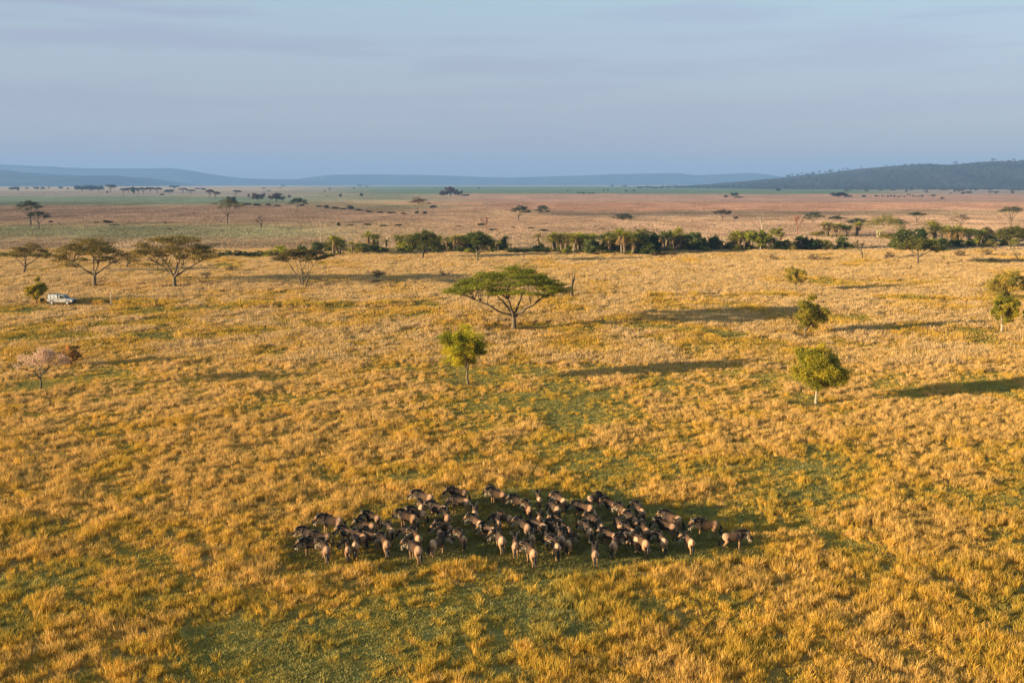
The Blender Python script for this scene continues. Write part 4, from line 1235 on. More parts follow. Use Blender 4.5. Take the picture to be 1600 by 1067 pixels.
for (n_, a_, b_, v_, lo, hi, lab) in ((9, 866, 944, 393, 25, 31, 'one of the crowded palms in the clump nearest the big acacia'), (8, 950, 998, 395, 26, 36, 'one of the crowded palms left of the dark dome trees'),
      (5, 1036, 1078, 391, 26, 34, 'one of the crowded palms round the wide-skirted one'), (7, 698, 790, 392, 20, 28, 'one of the crowded palms round the thin-trunked central acacia'),
      (5, 1140, 1178, 389, 24, 30, 'one of the crowded palms left of the yellow-green tree'), (6, 1440, 1530, 380, 22, 30, 'one of the crowded palms at the right end of the belt'),
      (4, 1288, 1342, 369, 16, 24, 'one of the crowded palms in the back group on the right'), (4, 620, 690, 391, 20, 26, 'one of the crowded palms behind the dense acacia')):
    for i in range(n_):
        u = a_ + (b_ - a_) * (i + random.uniform(0.1, 0.9)) / n_
        h = random.uniform(lo, hi)
        k = random.randrange(4)
        place(PALMS[k], u, v_ + random.uniform(-2.5, 1), h * random.uniform(1.0, 1.5), h, [G_MID, G_OL, G_BR, G_DK, G_MID][random.randrange(5)], lab, 'palm', PG, ((4.2, 5.2, 5.4, 4.8)[k], 6.0), colour_part=('green_fronds',))
L0 = 'low undergrowth bush in the continuous green fringe under the palms'
for i in range(64):
    u = 512 + i * 12.9 + random.uniform(-4, 4)
    if 1030 < u < 1060 or 610 < u < 622: continue
    v = 393.5 + random.uniform(-1.5, 1.5) - 2.5 * (u > 1040) - (6 if u > 1330 else 0)
    place(BUSHES[i % 4], u, v, random.uniform(14, 24), random.uniform(5, 10), [G_DK, G_MID, G_OL, (0.10, 0.12, 0.03)][random.randrange(4)], L0, 'bush', 'green fringe under the palms', (0.98, 1.0), 'low_bush')

LB = 'rounded mid-green bush filling the belt between the palms'
for i in range(61):
    u = 505 + i * 18 + random.uniform(-8, 8)
    if 603 < u < 622 or 790 < u < 835 or 1300 < u < 1312 or 1338 < u < 1402: continue
    h = random.uniform(11, 21) * (1.0 if 860 < u < 1100 else 0.8)
    place(BUSHES[i % 4], u, 391.5 + random.uniform(-3, 1) - 1.5 * (u > 1040) - 4 * (u > 1340), h * random.uniform(1.0, 1.7), h, [G_MID, G_OL, G_BR, (0.14, 0.16, 0.035)][random.randrange(4)], LB, 'bush', 'rounded bushes filling the palm belt', (0.98, 1.0), 'rounded_bush')

# bare and dead trees
bare_tree('tall bare forked tree standing before the palms left of centre', 502, 391, 489, 515, 342, BARK_PALE, 11, depth_=5, r0=0.3, spread=0.35)
bare_tree('bleached dead tree rising behind the bright yellow-green tree', 1190, 372, 1180, 1202, 335, BARK_PALE, 14, depth_=4, r0=0.4, spread=0.4)
bare_tree('red-brown leafless tree in front of the far umbrella acacia', 1246, 367, 1234, 1258, 336, BARK_RED, 16, depth_=5, r0=0.3, twig=900, col=(0.30, 0.10, 0.06), spread=0.4)
bare_tree('half-leafless tree with a brown crown left of the olive acacia', 1347, 406, 1332, 1361, 374, BARK_DARK, 18, depth_=5, r0=0.28, twig=1500, col=(0.15, 0.11, 0.06), spread=0.5)
bare_tree('small dark leafless tree on the green strip left of the tall bare tree', 408, 357, 399, 417, 337, BARK_DARK, 20, depth_=5, r0=0.5, twig=400, col=(0.10, 0.06, 0.06), spread=0.5)
bare_tree('bare reddish tree beyond the central palms', 760, 359, 752, 769, 337, BARK_RED, 22, depth_=5, r0=0.4, twig=500, col=(0.18, 0.10, 0.07), spread=0.4)
bare_tree('broken dark dead tree stump right beside the big acacia', 894, 463, 884, 903, 424, BARK_DARK, 26, depth_=3, r0=0.36, spread=0.6, name='dead_tree')
bare_tree('thin dry stake of a dead sapling left of the big acacia', 686, 493, 683, 689, 470, BARK_DARK, 28, depth_=2, r0=0.06, spread=0.15, name='dead_sapling')
bare_tree('pale broken tree trunk standing right of the parked pickup', 174, 475, 169, 179, 454, BARK_PALE, 30, depth_=2, r0=0.14, spread=0.25, name='broken_tree')
bare_tree('dead low umbrella-shaped thorn bush right of the flat thin acacia', 590, 436, 570, 610, 420, BARK_DARK, 32, depth_=5, r0=0.18, twig=1400, col=(0.17, 0.13, 0.075), spread=0.9, stems=2, name='thorn_bush')
bare_tree('small dry thorn bush left above the big acacia', 695, 434, 683, 708, 421, BARK_DARK, 34, depth_=5, r0=0.12, twig=900, col=(0.20, 0.15, 0.09), spread=0.9, stems=2, name='thorn_bush')
bare_tree('grey dry thorn bush right of the widest left acacia', 324, 436, 312, 336, 423, BARK_DARK, 36, depth_=5, r0=0.10, twig=900, col=(0.19, 0.16, 0.10), spread=0.8, stems=2, name='thorn_bush')
bare_tree('brown thick-stemmed thorn tree between the two broad left acacias', 198, 419, 190, 212, 402, BARK_DARK, 38, depth_=4, r0=0.35, twig=700, col=(0.13, 0.085, 0.055), spread=0.6, name='thorn_tree')
bare_tree('small pale sapling left of the thick-stemmed thorn tree', 180, 416, 173, 187, 404, BARK, 40, depth_=4, r0=0.12, twig=500, col=(0.15, 0.13, 0.06), spread=0.5, name='sapling')
bare_tree('olive sapling behind the widest left acacia', 247, 424, 238, 256, 405, BARK, 42, depth_=4, r0=0.14, twig=900, col=(0.13, 0.12, 0.05), spread=0.6, name='sapling')
bare_tree('tiny dry shrub below and right of the widest left acacia', 364, 472, 357, 371, 455, BARK, 44, depth_=4, r0=0.07, twig=600, col=(0.22, 0.15, 0.07), spread=0.6, name='shrub')
bare_tree('dry shrub tree at the right edge below the large acacia', 1590, 410, 1578, 1602, 390, BARK, 46, depth_=5, r0=0.16, twig=1100, col=(0.20, 0.16, 0.09), spread=0.7, name='shrub')

def thin(k, u, v, w, yt, col, label, group='dry bushes scattered on the plain'):
    place(THIN[k % 2], u, v, w, v - yt, col, label, 'bush', group, (0.98, 1.0), 'dry_bush')
G_DRY = (0.15, 0.105, 0.060); G_GREY = (0.115, 0.085, 0.065)
for i, (u, v, w, yt, c, lab) in enumerate((
 (362, 424, 22, 414, G_GREY, 'dark grey dry bush right of the widest left acacia'),
 (352, 432, 14, 425, G_DRY, 'small dry bush below the dark grey one on the left'),
 (294, 438, 18, 430, (0.10, 0.105, 0.035), 'low green bush just right of the widest left acacia trunk'),
 (329, 447, 18, 442, G_GREY, 'low dark bush under the grey dry thorn bush'),
 (170, 424, 10, 417, G_DK, 'small dark green bush between the two broad left acacias'),
 (213, 474, 7, 464, (0.10, 0.10, 0.03), 'small green shrub right of the pale broken trunk'),
 (200, 473, 16, 468, (0.14, 0.13, 0.03), 'low yellow-green shrub beside the pale broken trunk'),
 (1208, 408, 22, 393, G_DRY, 'dry pale bush in front of the yellow-green tree'),
 (1271, 407, 22, 396, G_GREY, 'grey dry bush, first right of the dry pale one'),
 (1294, 407, 22, 401, G_DRY, 'flat dry bush, second right of the dry pale one'),
 (1388, 406, 22, 393, G_GREY, 'dark dry bush left of the olive acacia trunk'),
 (1402, 410, 16, 405, G_DRY, 'low dry tuft bush between dark bush and olive acacia'),
 (1425, 404, 16, 397, G_GREY, 'brown bush directly left of the olive acacia trunk'),
 (1476, 405, 16, 398, G_MID, 'small green bush right of the olive acacia trunk'),
 (1500, 402, 26, 390, G_DRY, 'pale dry bush below the two brown-skirted palms'),
 (1522, 407, 18, 400, G_GREY, 'grey low bush right of the pale dry bush'),
 (1541, 400, 22, 388, G_DRY, 'tall straw bush left of the dark low bush'),
 (1553, 409, 22, 401, G_GREY, 'dark bush before the dry shrub tree at the right edge'),
 (1570, 411, 20, 406, G_GREY, 'flat dark bush touching the dry shrub tree'),
 (1310, 417, 26, 412, (0.10, 0.105, 0.035), 'flat green patch of shrub on the bare slope at right'),
 (728, 400, 18, 396, (0.10, 0.10, 0.035), 'flat green shrub before the palms left of the thin-trunked acacia'),
 (706, 400, 12, 397, (0.12, 0.11, 0.04), 'tiny flat shrub left of the flat green one'),
 (590, 442, 60, 437, G_GREY, 'wide low dark scrub under the dead umbrella-shaped bush'),
 (650, 440, 30, 434, G_DRY, 'low scrub right of the dead umbrella-shaped bush'),
 (495, 440, 20, 432, G_DRY, 'dry tuft bush right of the flat thin acacia trunk'),
 (853, 470, 12, 462, G_DRY, 'small dry bush under the right side of the big acacia'),
 (940, 466, 18, 461, G_DRY, 'low dry bush right of the broken dead tree'),
 (1423, 421, 4, 413, BARK_DARK and (0.05, 0.04, 0.03), 'dark stump-like shrub below the olive acacia'),
 (1481, 417, 5, 408, (0.09, 0.07, 0.04), 'thin brown shrub right of the stump-like one'))):
    thin(i, u, v, w, yt, c, lab)

# ------------------------------------------------------------------ the far plain
far_specs = [
 # u, v, x0, x1, yt, yb, label
 (48, 352, 27, 69, 312, 326, 'tall dark tiered acacia, left of the close pair on the green strip', (0.040, 0.048, 0.024), BARK_DARK, 16),
 (61, 359, 44, 79, 328, 340, 'lower flat acacia, right of the close pair on the green strip', (0.040, 0.048, 0.024), BARK_DARK, 12),
 (355, 351, 336, 381, 309, 323, 'pale-trunked tall acacia with flat crown on the far left plain', (0.085, 0.080, 0.030), BARK, 14),
 (465, 327, 451, 480, 309, 317, 'dark flat acacia beyond the bare trees left of centre', (0.035, 0.050, 0.028), BARK_DARK, 10),
 (652, 334, 640, 668, 308, 317, 'pale reddish acacia alone on the salmon plain', (0.16, 0.105, 0.07), BARK, 9),
 (677, 328, 671, 683, 320, 325, 'small dark acacia right of the pale reddish one', (0.06, 0.06, 0.045), BARK_DARK, 6),
 (810, 344, 798, 830, 320, 331, 'dark acacia, left of two beyond the big acacia', (0.035, 0.050, 0.030), BARK_DARK, 12),
 (849, 336, 836, 860, 320, 330, 'rounder dark acacia, right of two beyond the big acacia', (0.040, 0.060, 0.032), BARK, 10),
 (974, 345, 960, 991, 332, 342, 'low dark flat-topped acacia at the edge of the dark belt', (0.040, 0.050, 0.026), BARK_DARK, 12),
 (1129, 345, 1114, 1144, 327, 334, 'thin flat acacia on the dark belt left of the red-brown tree', (0.06, 0.05, 0.035), BARK_DARK, 9),
 (1270, 349, 1253, 1288, 329, 340, 'broad flat acacia behind the red-brown bare tree', (0.050, 0.065, 0.032), BARK, 12),
 (1306, 346, 1294, 1318, 336, 342, 'small flat acacia right of the broad flat one', (0.060, 0.060, 0.038), BARK_DARK, 8),
 (1340, 352, 1324, 1357, 340, 348, 'low dark acacia left of the fever tree crown', (0.040, 0.055, 0.030), BARK_DARK, 10),
 (1404, 353, 1390, 1416, 341, 351, 'low green acacia right of the fever tree crown', (0.055, 0.080, 0.032), BARK, 8),
 (1432, 351, 1421, 1446, 330, 336, 'slim flat-topped acacia on the plain right of the fever tree', (0.045, 0.055, 0.030), BARK_DARK, 8),
 (1500, 352, 1488, 1516, 332, 345, 'thin half-dead acacia on the plain at right', (0.17, 0.13, 0.085), BARK, 6),
 (1579, 354, 1556, 1600, 322, 330, 'tall flat acacia with pale limbs above the right edge bushes', (0.055, 0.065, 0.032), BARK, 10)]
for i, (u, v, x0, x1, yt, yb, lab, c, bk, pd) in enumerate(far_specs):
    umbrella_acacia(lab, u, v, x0, x1, yt, yb, tuple(1.25 * q for q in c), bk, int(pd * 1.8), 260, None, 4, 0.5, seed=60 + i, thick=0.14, tiers=0.35, name='far_acacia', group='acacias on the far plain')

def far_proto(seed, kind):
    """unit far tree: dark lumpy crown over a trunk"""
    global rng
    old = rng; rng = np.random.default_rng(seed)
    o = empty('far_tree')
    b = MB()
    for i in range(12 if kind == 0 else 9):
        a = rng.uniform(0, 6.28); q = math.sqrt(rng.uniform(0, 1)) * 0.40
        if kind == 0: c = np.array([math.cos(a) * q, math.sin(a) * q, rng.uniform(0.38, 0.88) * (1 - 0.5 * q * q)])
        else: c = np.array([math.cos(a) * q, math.sin(a) * q, 0.90 - 0.5 * q * q - rng.uniform(0, .12)])
        P = c + rng.normal(0, 1, (60, 3)) * (np.array([.085, .085, .075]) if kind == 0 else np.array([.09, .09, .035]))
        P[:, 2] = np.clip(P[:, 2], 0.02, 1.0)
        b.leaves(P, 0.15, np.clip(rng.uniform(0.3, 0.7) + rng.normal(0, .15, 60), 0, 1))
    b.obj('crown', LEAF, o)
    t = MB(); t.tube([(0, 0, -0.05), (0.01, 0, 0.3), (0, 0, 0.7)], [.035, .028, .015], 6)
    for i in range(4):
        a = i * 1.57; t.tube([(0.01, 0, 0.32), (0.15 * math.cos(a), 0.15 * math.sin(a), 0.6), (0.28 * math.cos(a), .28 * math.sin(a), 0.75)], [.02, .015, .006], 5)
    t.obj('trunk', BARK_DARK, o)
    rng = old
    return o
FAR = [far_proto(1, 0), far_proto(2, 1), far_proto(4, 0), far_proto(7, 1)]
def far(u, v, w, h, label, k=None, col=(0.050, 0.058, 0.036), group='trees on the far plain', cat='tree'):
    k = random.randrange(4) if k is None else k
    place(FAR[k], u, v, w, h, col, label, cat, group, (0.95, 1.0), colour_part=('crown',))
D1 = (0.045, 0.052, 0.036); D2 = (0.085, 0.060, 0.048); D3 = (0.035, 0.055, 0.038)
L1 = 'small far tree in the sparse row above the teal pasture, %s from left'
for i, (u, v, w, h, k, c) in enumerate(((20, 298, 11, 7, 0, D2), (28, 299, 9, 7, 2, D2), (42, 296, 5, 4, 0, D2), (57, 297, 9, 6, 0, D2), (67, 297, 7, 5, 2, D1), (76, 297, 4, 5, 1, D2), (95, 296, 7, 5, 0, D1),
     (106, 297, 4, 4, 0, D2), (128, 299, 20, 10, 0, D3), (141, 299, 18, 9, 2, D3), (154, 299, 16, 10, 0, D3), (173, 301, 15, 13, 1, D2), (168, 303, 4, 5, 2, D2))):
    far(u, v, w, h, L1 % ORD[i], k, c)
L2 = 'far tree in the mauve row behind the pale-trunked acacia, %s from left'
for i, (u, v, w, h, k, c) in enumerate(((193, 304, 11, 10, 1, D2), (201, 303, 9, 10, 1, D2), (209, 305, 7, 13, 2, D3), (216, 304, 14, 11, 1, D2), (224, 304, 13, 11, 3, D2), (235, 303, 12, 11, 1, D2), (246, 303, 12, 10, 3, D1),
     (253, 306, 6, 4, 0, D3), (264, 302, 14, 7, 0, D3), (273, 297, 17, 7, 1, D1), (286, 302, 12, 8, 3, D2), (297, 303, 14, 7, 1, D2), (309, 297, 8, 4, 0, D1), (318, 298, 7, 5, 0, D1), (328, 309, 17, 13, 3, D2), (337, 311, 14, 12, 1, D2))):
    far(u, v, w, h, L2 % ORD[i], k, c)
far(362, 320, 14, 15, 'blue-green bushy far tree just above the pale-trunked acacia', 0, D3)
far(369, 306, 16, 9, 'flat far acacia behind the blue-green bushy tree', 1, D1)
far(389, 309, 4, 6, 'thin small far tree left of the two dark mounds', 2, D2)
far(403, 315, 22, 15, 'dark mound-shaped far tree, left of two beyond the burnt line', 0, D2)
far(432, 315, 24, 13, 'dark mound-shaped far tree, right of two beyond the burnt line', 2, D2)
far(452, 310, 5, 6, 'tiny upright far tree right of the two dark mounds', 0, D2)
L3 = 'low dark bush along the slanting burnt line, %s from left'
for i, (u, v, w, h) in enumerate(((386, 321, 16, 4), (402, 322, 14, 4), (418, 322, 14, 4), (433, 323, 12, 3), (472, 323, 12, 4), (498, 324, 14, 3), (511, 326, 12, 6), (524, 327, 14, 4), (536, 328, 12, 3), (548, 327, 12, 6), (560, 330, 14, 4), (576, 332, 14, 3), (594, 333, 14, 3), (612, 334, 16, 3), (631, 335, 14, 3))):
    place(BUSHES[i % 4], u, v, w, h, D1 if i % 2 else D2, L3 % ORD[i], 'bush', 'bushes along the burnt line', (0.98, 1.0), 'low_bush')
L4 = 'tiny far tree on the teal belt under the central ridge, %s from left'
for i, (u, v, w, h) in enumerate(((412, 296, 7, 3), (420, 299, 7, 2), (438, 296, 5, 3), (442, 292, 6, 3), (507, 301, 3, 3), (511, 309, 2, 4), (515, 297, 4, 3), (532, 309, 5, 6), (553, 296, 3, 4), (562, 292, 7, 4), (571, 292, 4, 4), (574, 294, 3, 4), (565, 308, 5, 7), (682, 297, 3, 3), (748, 297, 5, 4))):
    far(u, v, w, h, L4 % ORD[i], None, D1)
far(693, 307, 14, 10, 'dark far tree at the left end of the lone thicket on the horizon', 0, D2)
far(704, 307, 24, 15, 'biggest rounded dark tree in the middle of the lone horizon thicket', 2, D2)
far(716, 307, 14, 10, 'dark far tree right of the biggest in the lone horizon thicket', 0, D2)
far(727, 307, 12, 4, 'low bush ending the lone horizon thicket on its right', 0, D1)
far(651, 335, 6, 6, 'dark bush at the foot of the pale reddish acacia', 0, D3)
far(664, 336, 7, 6, 'dark bush just right of the pale reddish acacia', 2, D3)
L5 = 'tiny far tree or bush on the horizon above the palm clumps, %s from left'
for i, (u, v, w, h) in enumerate(((887, 300, 3, 3), (904, 305, 8, 5), (912, 306, 9, 6), (922, 305, 8, 4), (927, 305, 3, 5), (943, 299, 4, 3), (950, 300, 4, 4), (956, 292, 6, 3), (972, 294, 3, 4), (978, 300, 6, 3), (990, 300, 4, 4), (977, 293, 5, 4))):
    far(u, v, w, h, L5 % ORD[i], None, D1)
far(1134, 310, 7, 6, 'small far tree left of the round teal-dark one on the salmon plain', 0, D2)
far(1147, 308, 11, 8, 'round teal-dark far tree on the salmon plain', 0, D3)
far(1155, 310, 14, 3, 'flat bush at the foot of the round teal-dark far tree', 2, D1)
far(1149, 343, 7, 6, 'small dark bush on the dark belt left of the bleached dead tree', 0, D2)
far(1216, 300, 7, 7, 'small far tree on the green belt under the left end of the wooded hill', 0, D1)
far(1310, 309, 26, 10, 'dark mound-shaped far thicket tree below the wooded hill', 0, (0.055, 0.052, 0.050))
far(1326, 309, 12, 4, 'low bush right beside the mound-shaped thicket tree', 2, D1)
far(1350, 309, 6, 5, 'small dark bush right of the mound-shaped thicket tree', 0, D1)
L6 = 'tiny upright tree in the dotted row below the hill, %s from left'
for i in range(16):
    far(1368 + i * 4.9 + random.uniform(-1, 1), 309 + random.uniform(-.6, .6), random.uniform(2.2, 4.5), random.uniform(3, 5.5), L6 % ORD[i], None, D1, 'dotted row of trees below the hill')
L7 = 'far bush on the mauve belt under the wooded hill, %s from left'
for i, (u, v, w, h) in enumerate(((1458, 310, 13, 6), (1472, 312, 6, 4), (1485, 304, 5, 3), (1504, 304, 8, 4), (1514, 303, 12, 4), (1546, 303, 6, 4), (1556, 304, 13, 5), (1582, 304, 5, 6), (1448, 302, 5, 3), (1443, 296, 6, 4))):
    far(u, v, w, h, L7 % ORD[i], None, D1)
# line of trees at the foot of the hill and along its crest
L8 = 'small tree in the continuous line along the low end of the wooded hill'
for i in range(46):
    u = 996 + i * 4.6 + random.uniform(-2, 2)
    far(u, 295.5 - (u - 996) * 0.008 + random.uniform(-0.4, 0.4), random.uniform(4, 8), random.uniform(3, 5.5), L8, None, D1, 'line of trees along the low end of the wooded hill')
L9 = 'small grey-green tree scattered along the foot of the wooded hill'
for i in range(60):
    u = random.uniform(1320, 1610); v = random.uniform(296.5, 301)
    far(u, v, random.uniform(3, 7), random.uniform(3, 6.5), L9, None, (0.075, 0.065, 0.055), 'trees scattered along the foot of the wooded hill')
hill_o = [o for o in SC.objects if o.name.startswith('hill')][0]
bpy.context.view_layer.update()
def on_hill(u, v0):
    """top of the wooded hill under this bearing, found by looking along it"""
    d = rayd(u, v0)
    best = None
    for vv in np.arange(v0 - 25, 300, 0.5):
        dd = Vector(rayd(u, vv)).normalized()
        ok, loc, _, _ = hill_o.ray_cast(Vector((0, 0, CAM_H)), dd)
        if ok:
            return loc
    return None
crest = [1232, 1238, 1247, 1253, 1262, 1271, 1281, 1290, 1297, 1312, 1325, 1347, 1385, 1494, 1553, 1586, 1300, 1318]
for i, u in enumerate(sorted(crest)):
    p = on_hill(u, prof(u, [(1230, 280), (1310, 271), (1390, 261), (1560, 253), (1640, 254)]))
    if p is None: continue
    w = random.uniform(4, 7); h = random.uniform(3, 5.5)
    if u in (1494, 1553): w, h = 9, 5.5
    far(u, 290, 5, 5, 'tiny tree on the crest of the wooded hill, %s from left' % ORD[i], 1 if u in (1494, 1553, 1586) else None, D1, 'trees along the crest of the wooded hill')
    o = [q for q in COL.objects if q.get('label') == 'tiny tree on the crest of the wooded hill, %s from left' % ORD[i]][0]
    s = p.y / FPX
    o.location = (p.x, p.y + 8, p.z - 0.6 * s); o.scale = (w * s, w * s, h * s)
# scrub covering the slope of the hill: nobody could count it
hp = []
for i in range(2600):
    x = random.uniform(900, 3400); y = random.uniform(3750, 5250)
    ok, loc, nn, _ = hill_o.ray_cast(Vector((x, y, 400)), Vector((0, 0, -1)))
    if ok and loc.z > 2: hp.append(loc)
sb = MB()
for p in hp:
    r = random.uniform(5, 12)
    sb.leaves(np.array(p) + rng.normal(0, 1, (9, 3)) * np.array([r * .5, r * .5, r * .2]) + np.array([0, 0, r * 0.3]), r * 0.8, rng.uniform(0.1, 0.9, 9))
so = sb.obj('hillside_scrub', LEAF); so.color = (0.045, 0.05, 0.034, 1)
tag(so, 'dark scrub covering the slope of the wooded hill', 'scrub', kind='stuff')
# low bushes and grass islands in the far plain
L10 = 'low dark bush on the pale strip beyond the palms, %s from left'
for i, (u, v, w, h) in enumerate(((80, 348, 9, 3.5), (131, 347, 5, 2), (152, 349, 14, 3), (168, 349, 16, 5), (178, 353, 20, 3), (258, 349, 5, 3), (264, 358, 12, 2), (529, 353, 7, 6), (548, 353, 12, 3), (574, 353, 16, 4), (598, 354, 16, 3), (622, 354, 16, 4), (716, 354, 12, 2), (752, 353, 14, 4), (771, 361, 16, 4), (802, 357, 8, 3), (829, 358, 12, 3), (848, 362, 20, 4), (796, 369, 10, 2), (940, 358, 14, 2))):
    place(BUSHES[i % 4], u, v, w, h, (0.075, 0.085, 0.04) if i % 3 else (0.05, 0.05, 0.035), L10 % ORD[i], 'bush', 'low bushes on the pale strip beyond the palms', (0.98, 1.0), 'low_bush')

# sparse knee-high scrub dotted over the far plain, past counting
sb = MB()
yy = np.exp(rng.uniform(math.log(420), math.log(2900), 5200)); xx = rng.uniform(-0.56, 0.56, len(yy)) * yy
dn = fbm(xx / 45, yy / 130, 95, 4)
for x_, y_, d_ in zip(xx, yy, dn):
    if d_ < 0.50: continue
    r = random.uniform(0.5, 1.5) * (1 + y_ / 2500)
    sb.leaves(np.array([x_, y_, 0.25 * r]) + rng.normal(0, 1, (10, 3)) * np.array([r * .8, r * .6, r * .18]), r * 0.5, rng.uniform(0.1, 0.9, 10))
so = sb.obj('far_scrub', LEAF); so.color = (0.16, 0.125, 0.075, 1)
tag(so, 'sparse low scrub dotted over the far plain', 'scrub', kind='stuff')

# ------------------------------------------------------------------ the parked white pickup
PAINT = noise_mat('white_paint', (0.25, 0.215, 0.17), (0.42, 0.39, 0.355), 3, 0.35, 0.0, spec=0.5)
CANVAS = noise_mat('grey_canvas', (0.36, 0.36, 0.36), (0.52, 0.51, 0.49), 4, 0.9, 0.2)
BLACKP = noise_mat('black_plastic', (0.015, 0.015, 0.016), (0.035, 0.033, 0.03), 8, 0.6, 0.1)
RUBBER = noise_mat('tyre_rubber', (0.02, 0.019, 0.018), (0.07, 0.055, 0.04), 10, 0.9, 0.2)
STEEL = noise_mat('rim_steel', (0.30, 0.28, 0.25), (0.5, 0.46, 0.40), 8, 0.4, 0.0, metallic=0.6)
GLASS = noise_mat('window_glass', (0.02, 0.03, 0.035), (0.03, 0.045, 0.05), 1, 0.05, 0.0, spec=0.9)
LAMP = noise_mat('lamp_glass', (0.6, 0.58, 0.5), (0.75, 0.7, 0.6), 5, 0.2, 0.0, spec=0.7)
REDL = noise_mat('tail_lamp_red', (0.30, 0.02, 0.015), (0.45, 0.03, 0.02), 5, 0.3, 0.0, spec=0.6)
def prism(b, pts, y0, y1, mi=0):
    """side outline (x, z) extruded across y"""
    n = len(pts)
    V = [(x, y0, z) for x, z in pts] + [(x, y1, z) for x, z in pts]
    F = [tuple(range(n)), tuple(range(2 * n - 1, n - 1, -1))] + [(i, i + n, (i + 1) % n + n, (i + 1) % n) for i in range(n)]
    b.add(V, F, 0.5, mi)
bx, by, s = at(97, 474.5)
car = empty('pickup_truck', (bx, by, float(gz(bx, by)) - 0.02), math.radians(-6))
tag(car, 'white pickup truck with grey canvas-covered back parked beside the yellow-green bushy tree', 'pickup truck')
b = MB()
prism(b, [(2.55, 0.55), (2.62, 0.80), (2.58, 1.02), (1.35, 1.14), (0.85, 1.16), (-0.15, 1.12), (-0.25, 1.12), (-2.45, 1.10), (-2.55, 1.05), (-2.55, 0.60), (-2.1, 0.50), (2.2, 0.48)], -0.86, 0.86)
bd_ = b.obj('body', PAINT, car)
bv = bd_.modifiers.new('b', 'BEVEL'); bv.width = 0.05; bv.segments = 2
b = MB(); prism(b, [(1.30, 1.15), (0.72, 1.80), (0.55, 1.86), (-0.12, 1.86), (-0.22, 1.80), (-0.28, 1.13)], -0.78, 0.78)
cb_ = b.obj('cab', PAINT, car); bv = cb_.modifiers.new('b', 'BEVEL'); bv.width = 0.05; bv.segments = 2
b = MB()
for sy in (1, -1):
    prism(b, [(1.02, 1.20), (0.66, 1.74), (0.02, 1.76), (-0.02, 1.20)], sy * 0.785 - 0.006, sy * 0.785 + 0.006)
b.obj('side_window', GLASS, car)
b = MB(); b.add([(1.245, -0.70, 1.235), (1.245, 0.70, 1.235), (0.785, 0.66, 1.755), (0.785, -0.66, 1.755)], [(0, 1, 2, 3)]); 
b.v[0] = b.v[0] + np.array([0.012, 0, 0.012])
b.obj('windscreen', GLASS, car)
b = MB(); prism(b, [(-0.36, 1.14), (-0.36, 1.80), (-0.50, 1.92), (-1.3, 1.96), (-2.30, 1.92), (-2.46, 1.78), (-2.46, 1.13)], -0.83, 0.83)
cv = b.obj('canvas_cover', CANVAS, car); bv = cv.modifiers.new('b', 'BEVEL'); bv.width = 0.07; bv.segments = 2
b = MB()
for x in (-0.40, -1.1, -1.8, -2.42):
    for sy in (1, -1): b.box((x, sy * 0.85, 1.50), (0.05, 0.03, 0.72))
for sy in (1, -1): b.box((-1.4, sy * 0.80, 1.985), (2.1, 0.04, 0.05))
for x in (-0.5, -1.4, -2.3): b.box((x, 0, 2.0), (0.05, 1.58, 0.03))
b.obj('roof_rack', BLACKP, car)
for x in (1.55, -1.60):
    for sy in (1, -1):
        t = MB(); t.tube([(x, sy * 0.66, 0.40), (x, sy * 0.70, 0.40), (x, sy * 0.86, 0.40), (x, sy * 0.90, 0.40)], [.34, .41, .41, .34], 22)
        w_ = t.obj('wheel', RUBBER, car)
        t = MB(); t.tube([(x, sy * 0.88, 0.40), (x, sy * 0.905, 0.40), (x, sy * 0.912, 0.40)], [.23, .23, .10], 16); t.obj('rim', STEEL, w_)
        t = MB(); prism(t, [(x + .50 * math.cos(a), 0.46 + .50 * math.sin(a)) for a in np.linspace(0, math.pi, 12)] + [(x + .44 * math.cos(a), 0.46 + .44 * math.sin(a)) for a in np.linspace(math.pi, 0, 12)], sy * 0.865, sy * 0.93)
        t.obj('wheel_arch', PAINT, car)
b = MB(); b.box((2.66, 0, 0.60), (0.14, 1.70, 0.20)); b.obj('front_bumper', BLACKP, car)
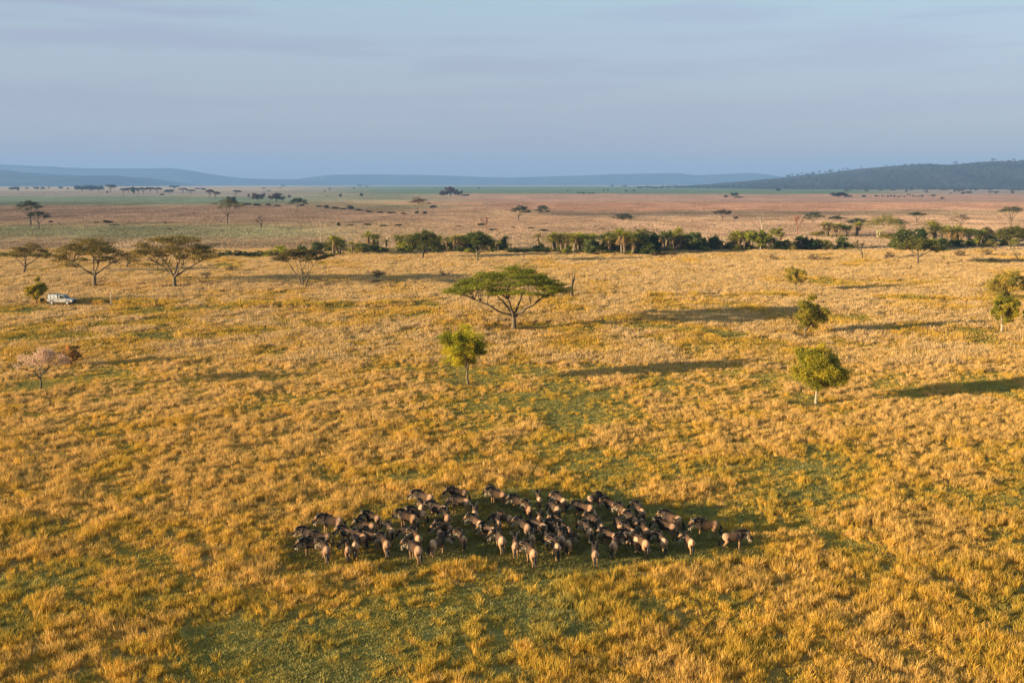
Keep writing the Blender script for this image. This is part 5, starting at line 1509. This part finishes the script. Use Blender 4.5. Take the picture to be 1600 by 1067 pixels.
b = MB(); b.box((-2.60, 0, 0.58), (0.10, 1.60, 0.16)); b.obj('rear_bumper', BLACKP, car)
b = MB(); b.box((2.612, 0, 0.86), (0.03, 0.95, 0.22)); b.obj('grille', BLACKP, car)
for sy in (1, -1):
    b = MB(); b.tube([(2.58, sy * .64, .86), (2.625, sy * .64, .86)], [.12, .11], 14); b.obj('headlight', LAMP, car)
    b = MB(); b.box((-2.565, sy * .76, .85), (.03, .12, .26)); b.obj('tail_light', REDL, car)
    b = MB(); b.box((1.0, sy * .96, 1.28), (.07, .16, .20)); b.box((1.0, sy * .86, 1.22), (.03, .1, .03)); b.obj('mirror', BLACKP, car)
    b = MB(); b.box((-.10, sy * .868, 1.0), (.14, .02, .03)); b.obj('door_handle', BLACKP, car)
b = MB(); b.tube([(1.2, -.8, 1.15), (1.05, -.82, 2.5)], [.012, .006], 5); b.obj('aerial', BLACKP, car)

# a person standing up in the back of the cab, seen as a small dark and red figure
# dark crate behind the pickup
bx, by, s = at(66.5, 472.5)
crate = empty('crate', (bx, by, float(gz(bx, by))), 0.2)
tag(crate, 'dark upright crate under the yellow-green bushy tree behind the pickup', 'crate')
b = MB(); b.box((0, 0, .42), (.62, .55, .84)); c0 = b.obj('box', noise_mat('dark_crate', (0.03, 0.02, 0.022), (0.06, 0.045, 0.045), 9, 0.8, 0.3), crate)
bv = c0.modifiers.new('b', 'BEVEL'); bv.width = 0.02
b = MB(); b.box((0, 0, .875), (.68, .61, .06)); b.obj('lid', BLACKP, crate)

# ------------------------------------------------------------------ the air
hz, n, l = new_mat('air')
o = n.new('ShaderNodeOutputMaterial'); pv = n.new('ShaderNodeVolumePrincipled')
HAZE = 1.0e-4
pv.inputs['Density'].default_value = HAZE
pv.inputs['Color'].default_value = (0.215, 0.385, 0.71, 1)
pv.inputs['Anisotropy'].default_value = 0.0
l.new(pv.outputs[0], o.inputs['Volume'])
b = MB(); b.box((0, 0, 164), (36000, 36000, 332))
ho = b.obj('haze', hz)
tag(ho, 'thin blue haze over the plain and the far hills', 'haze', kind='stuff')
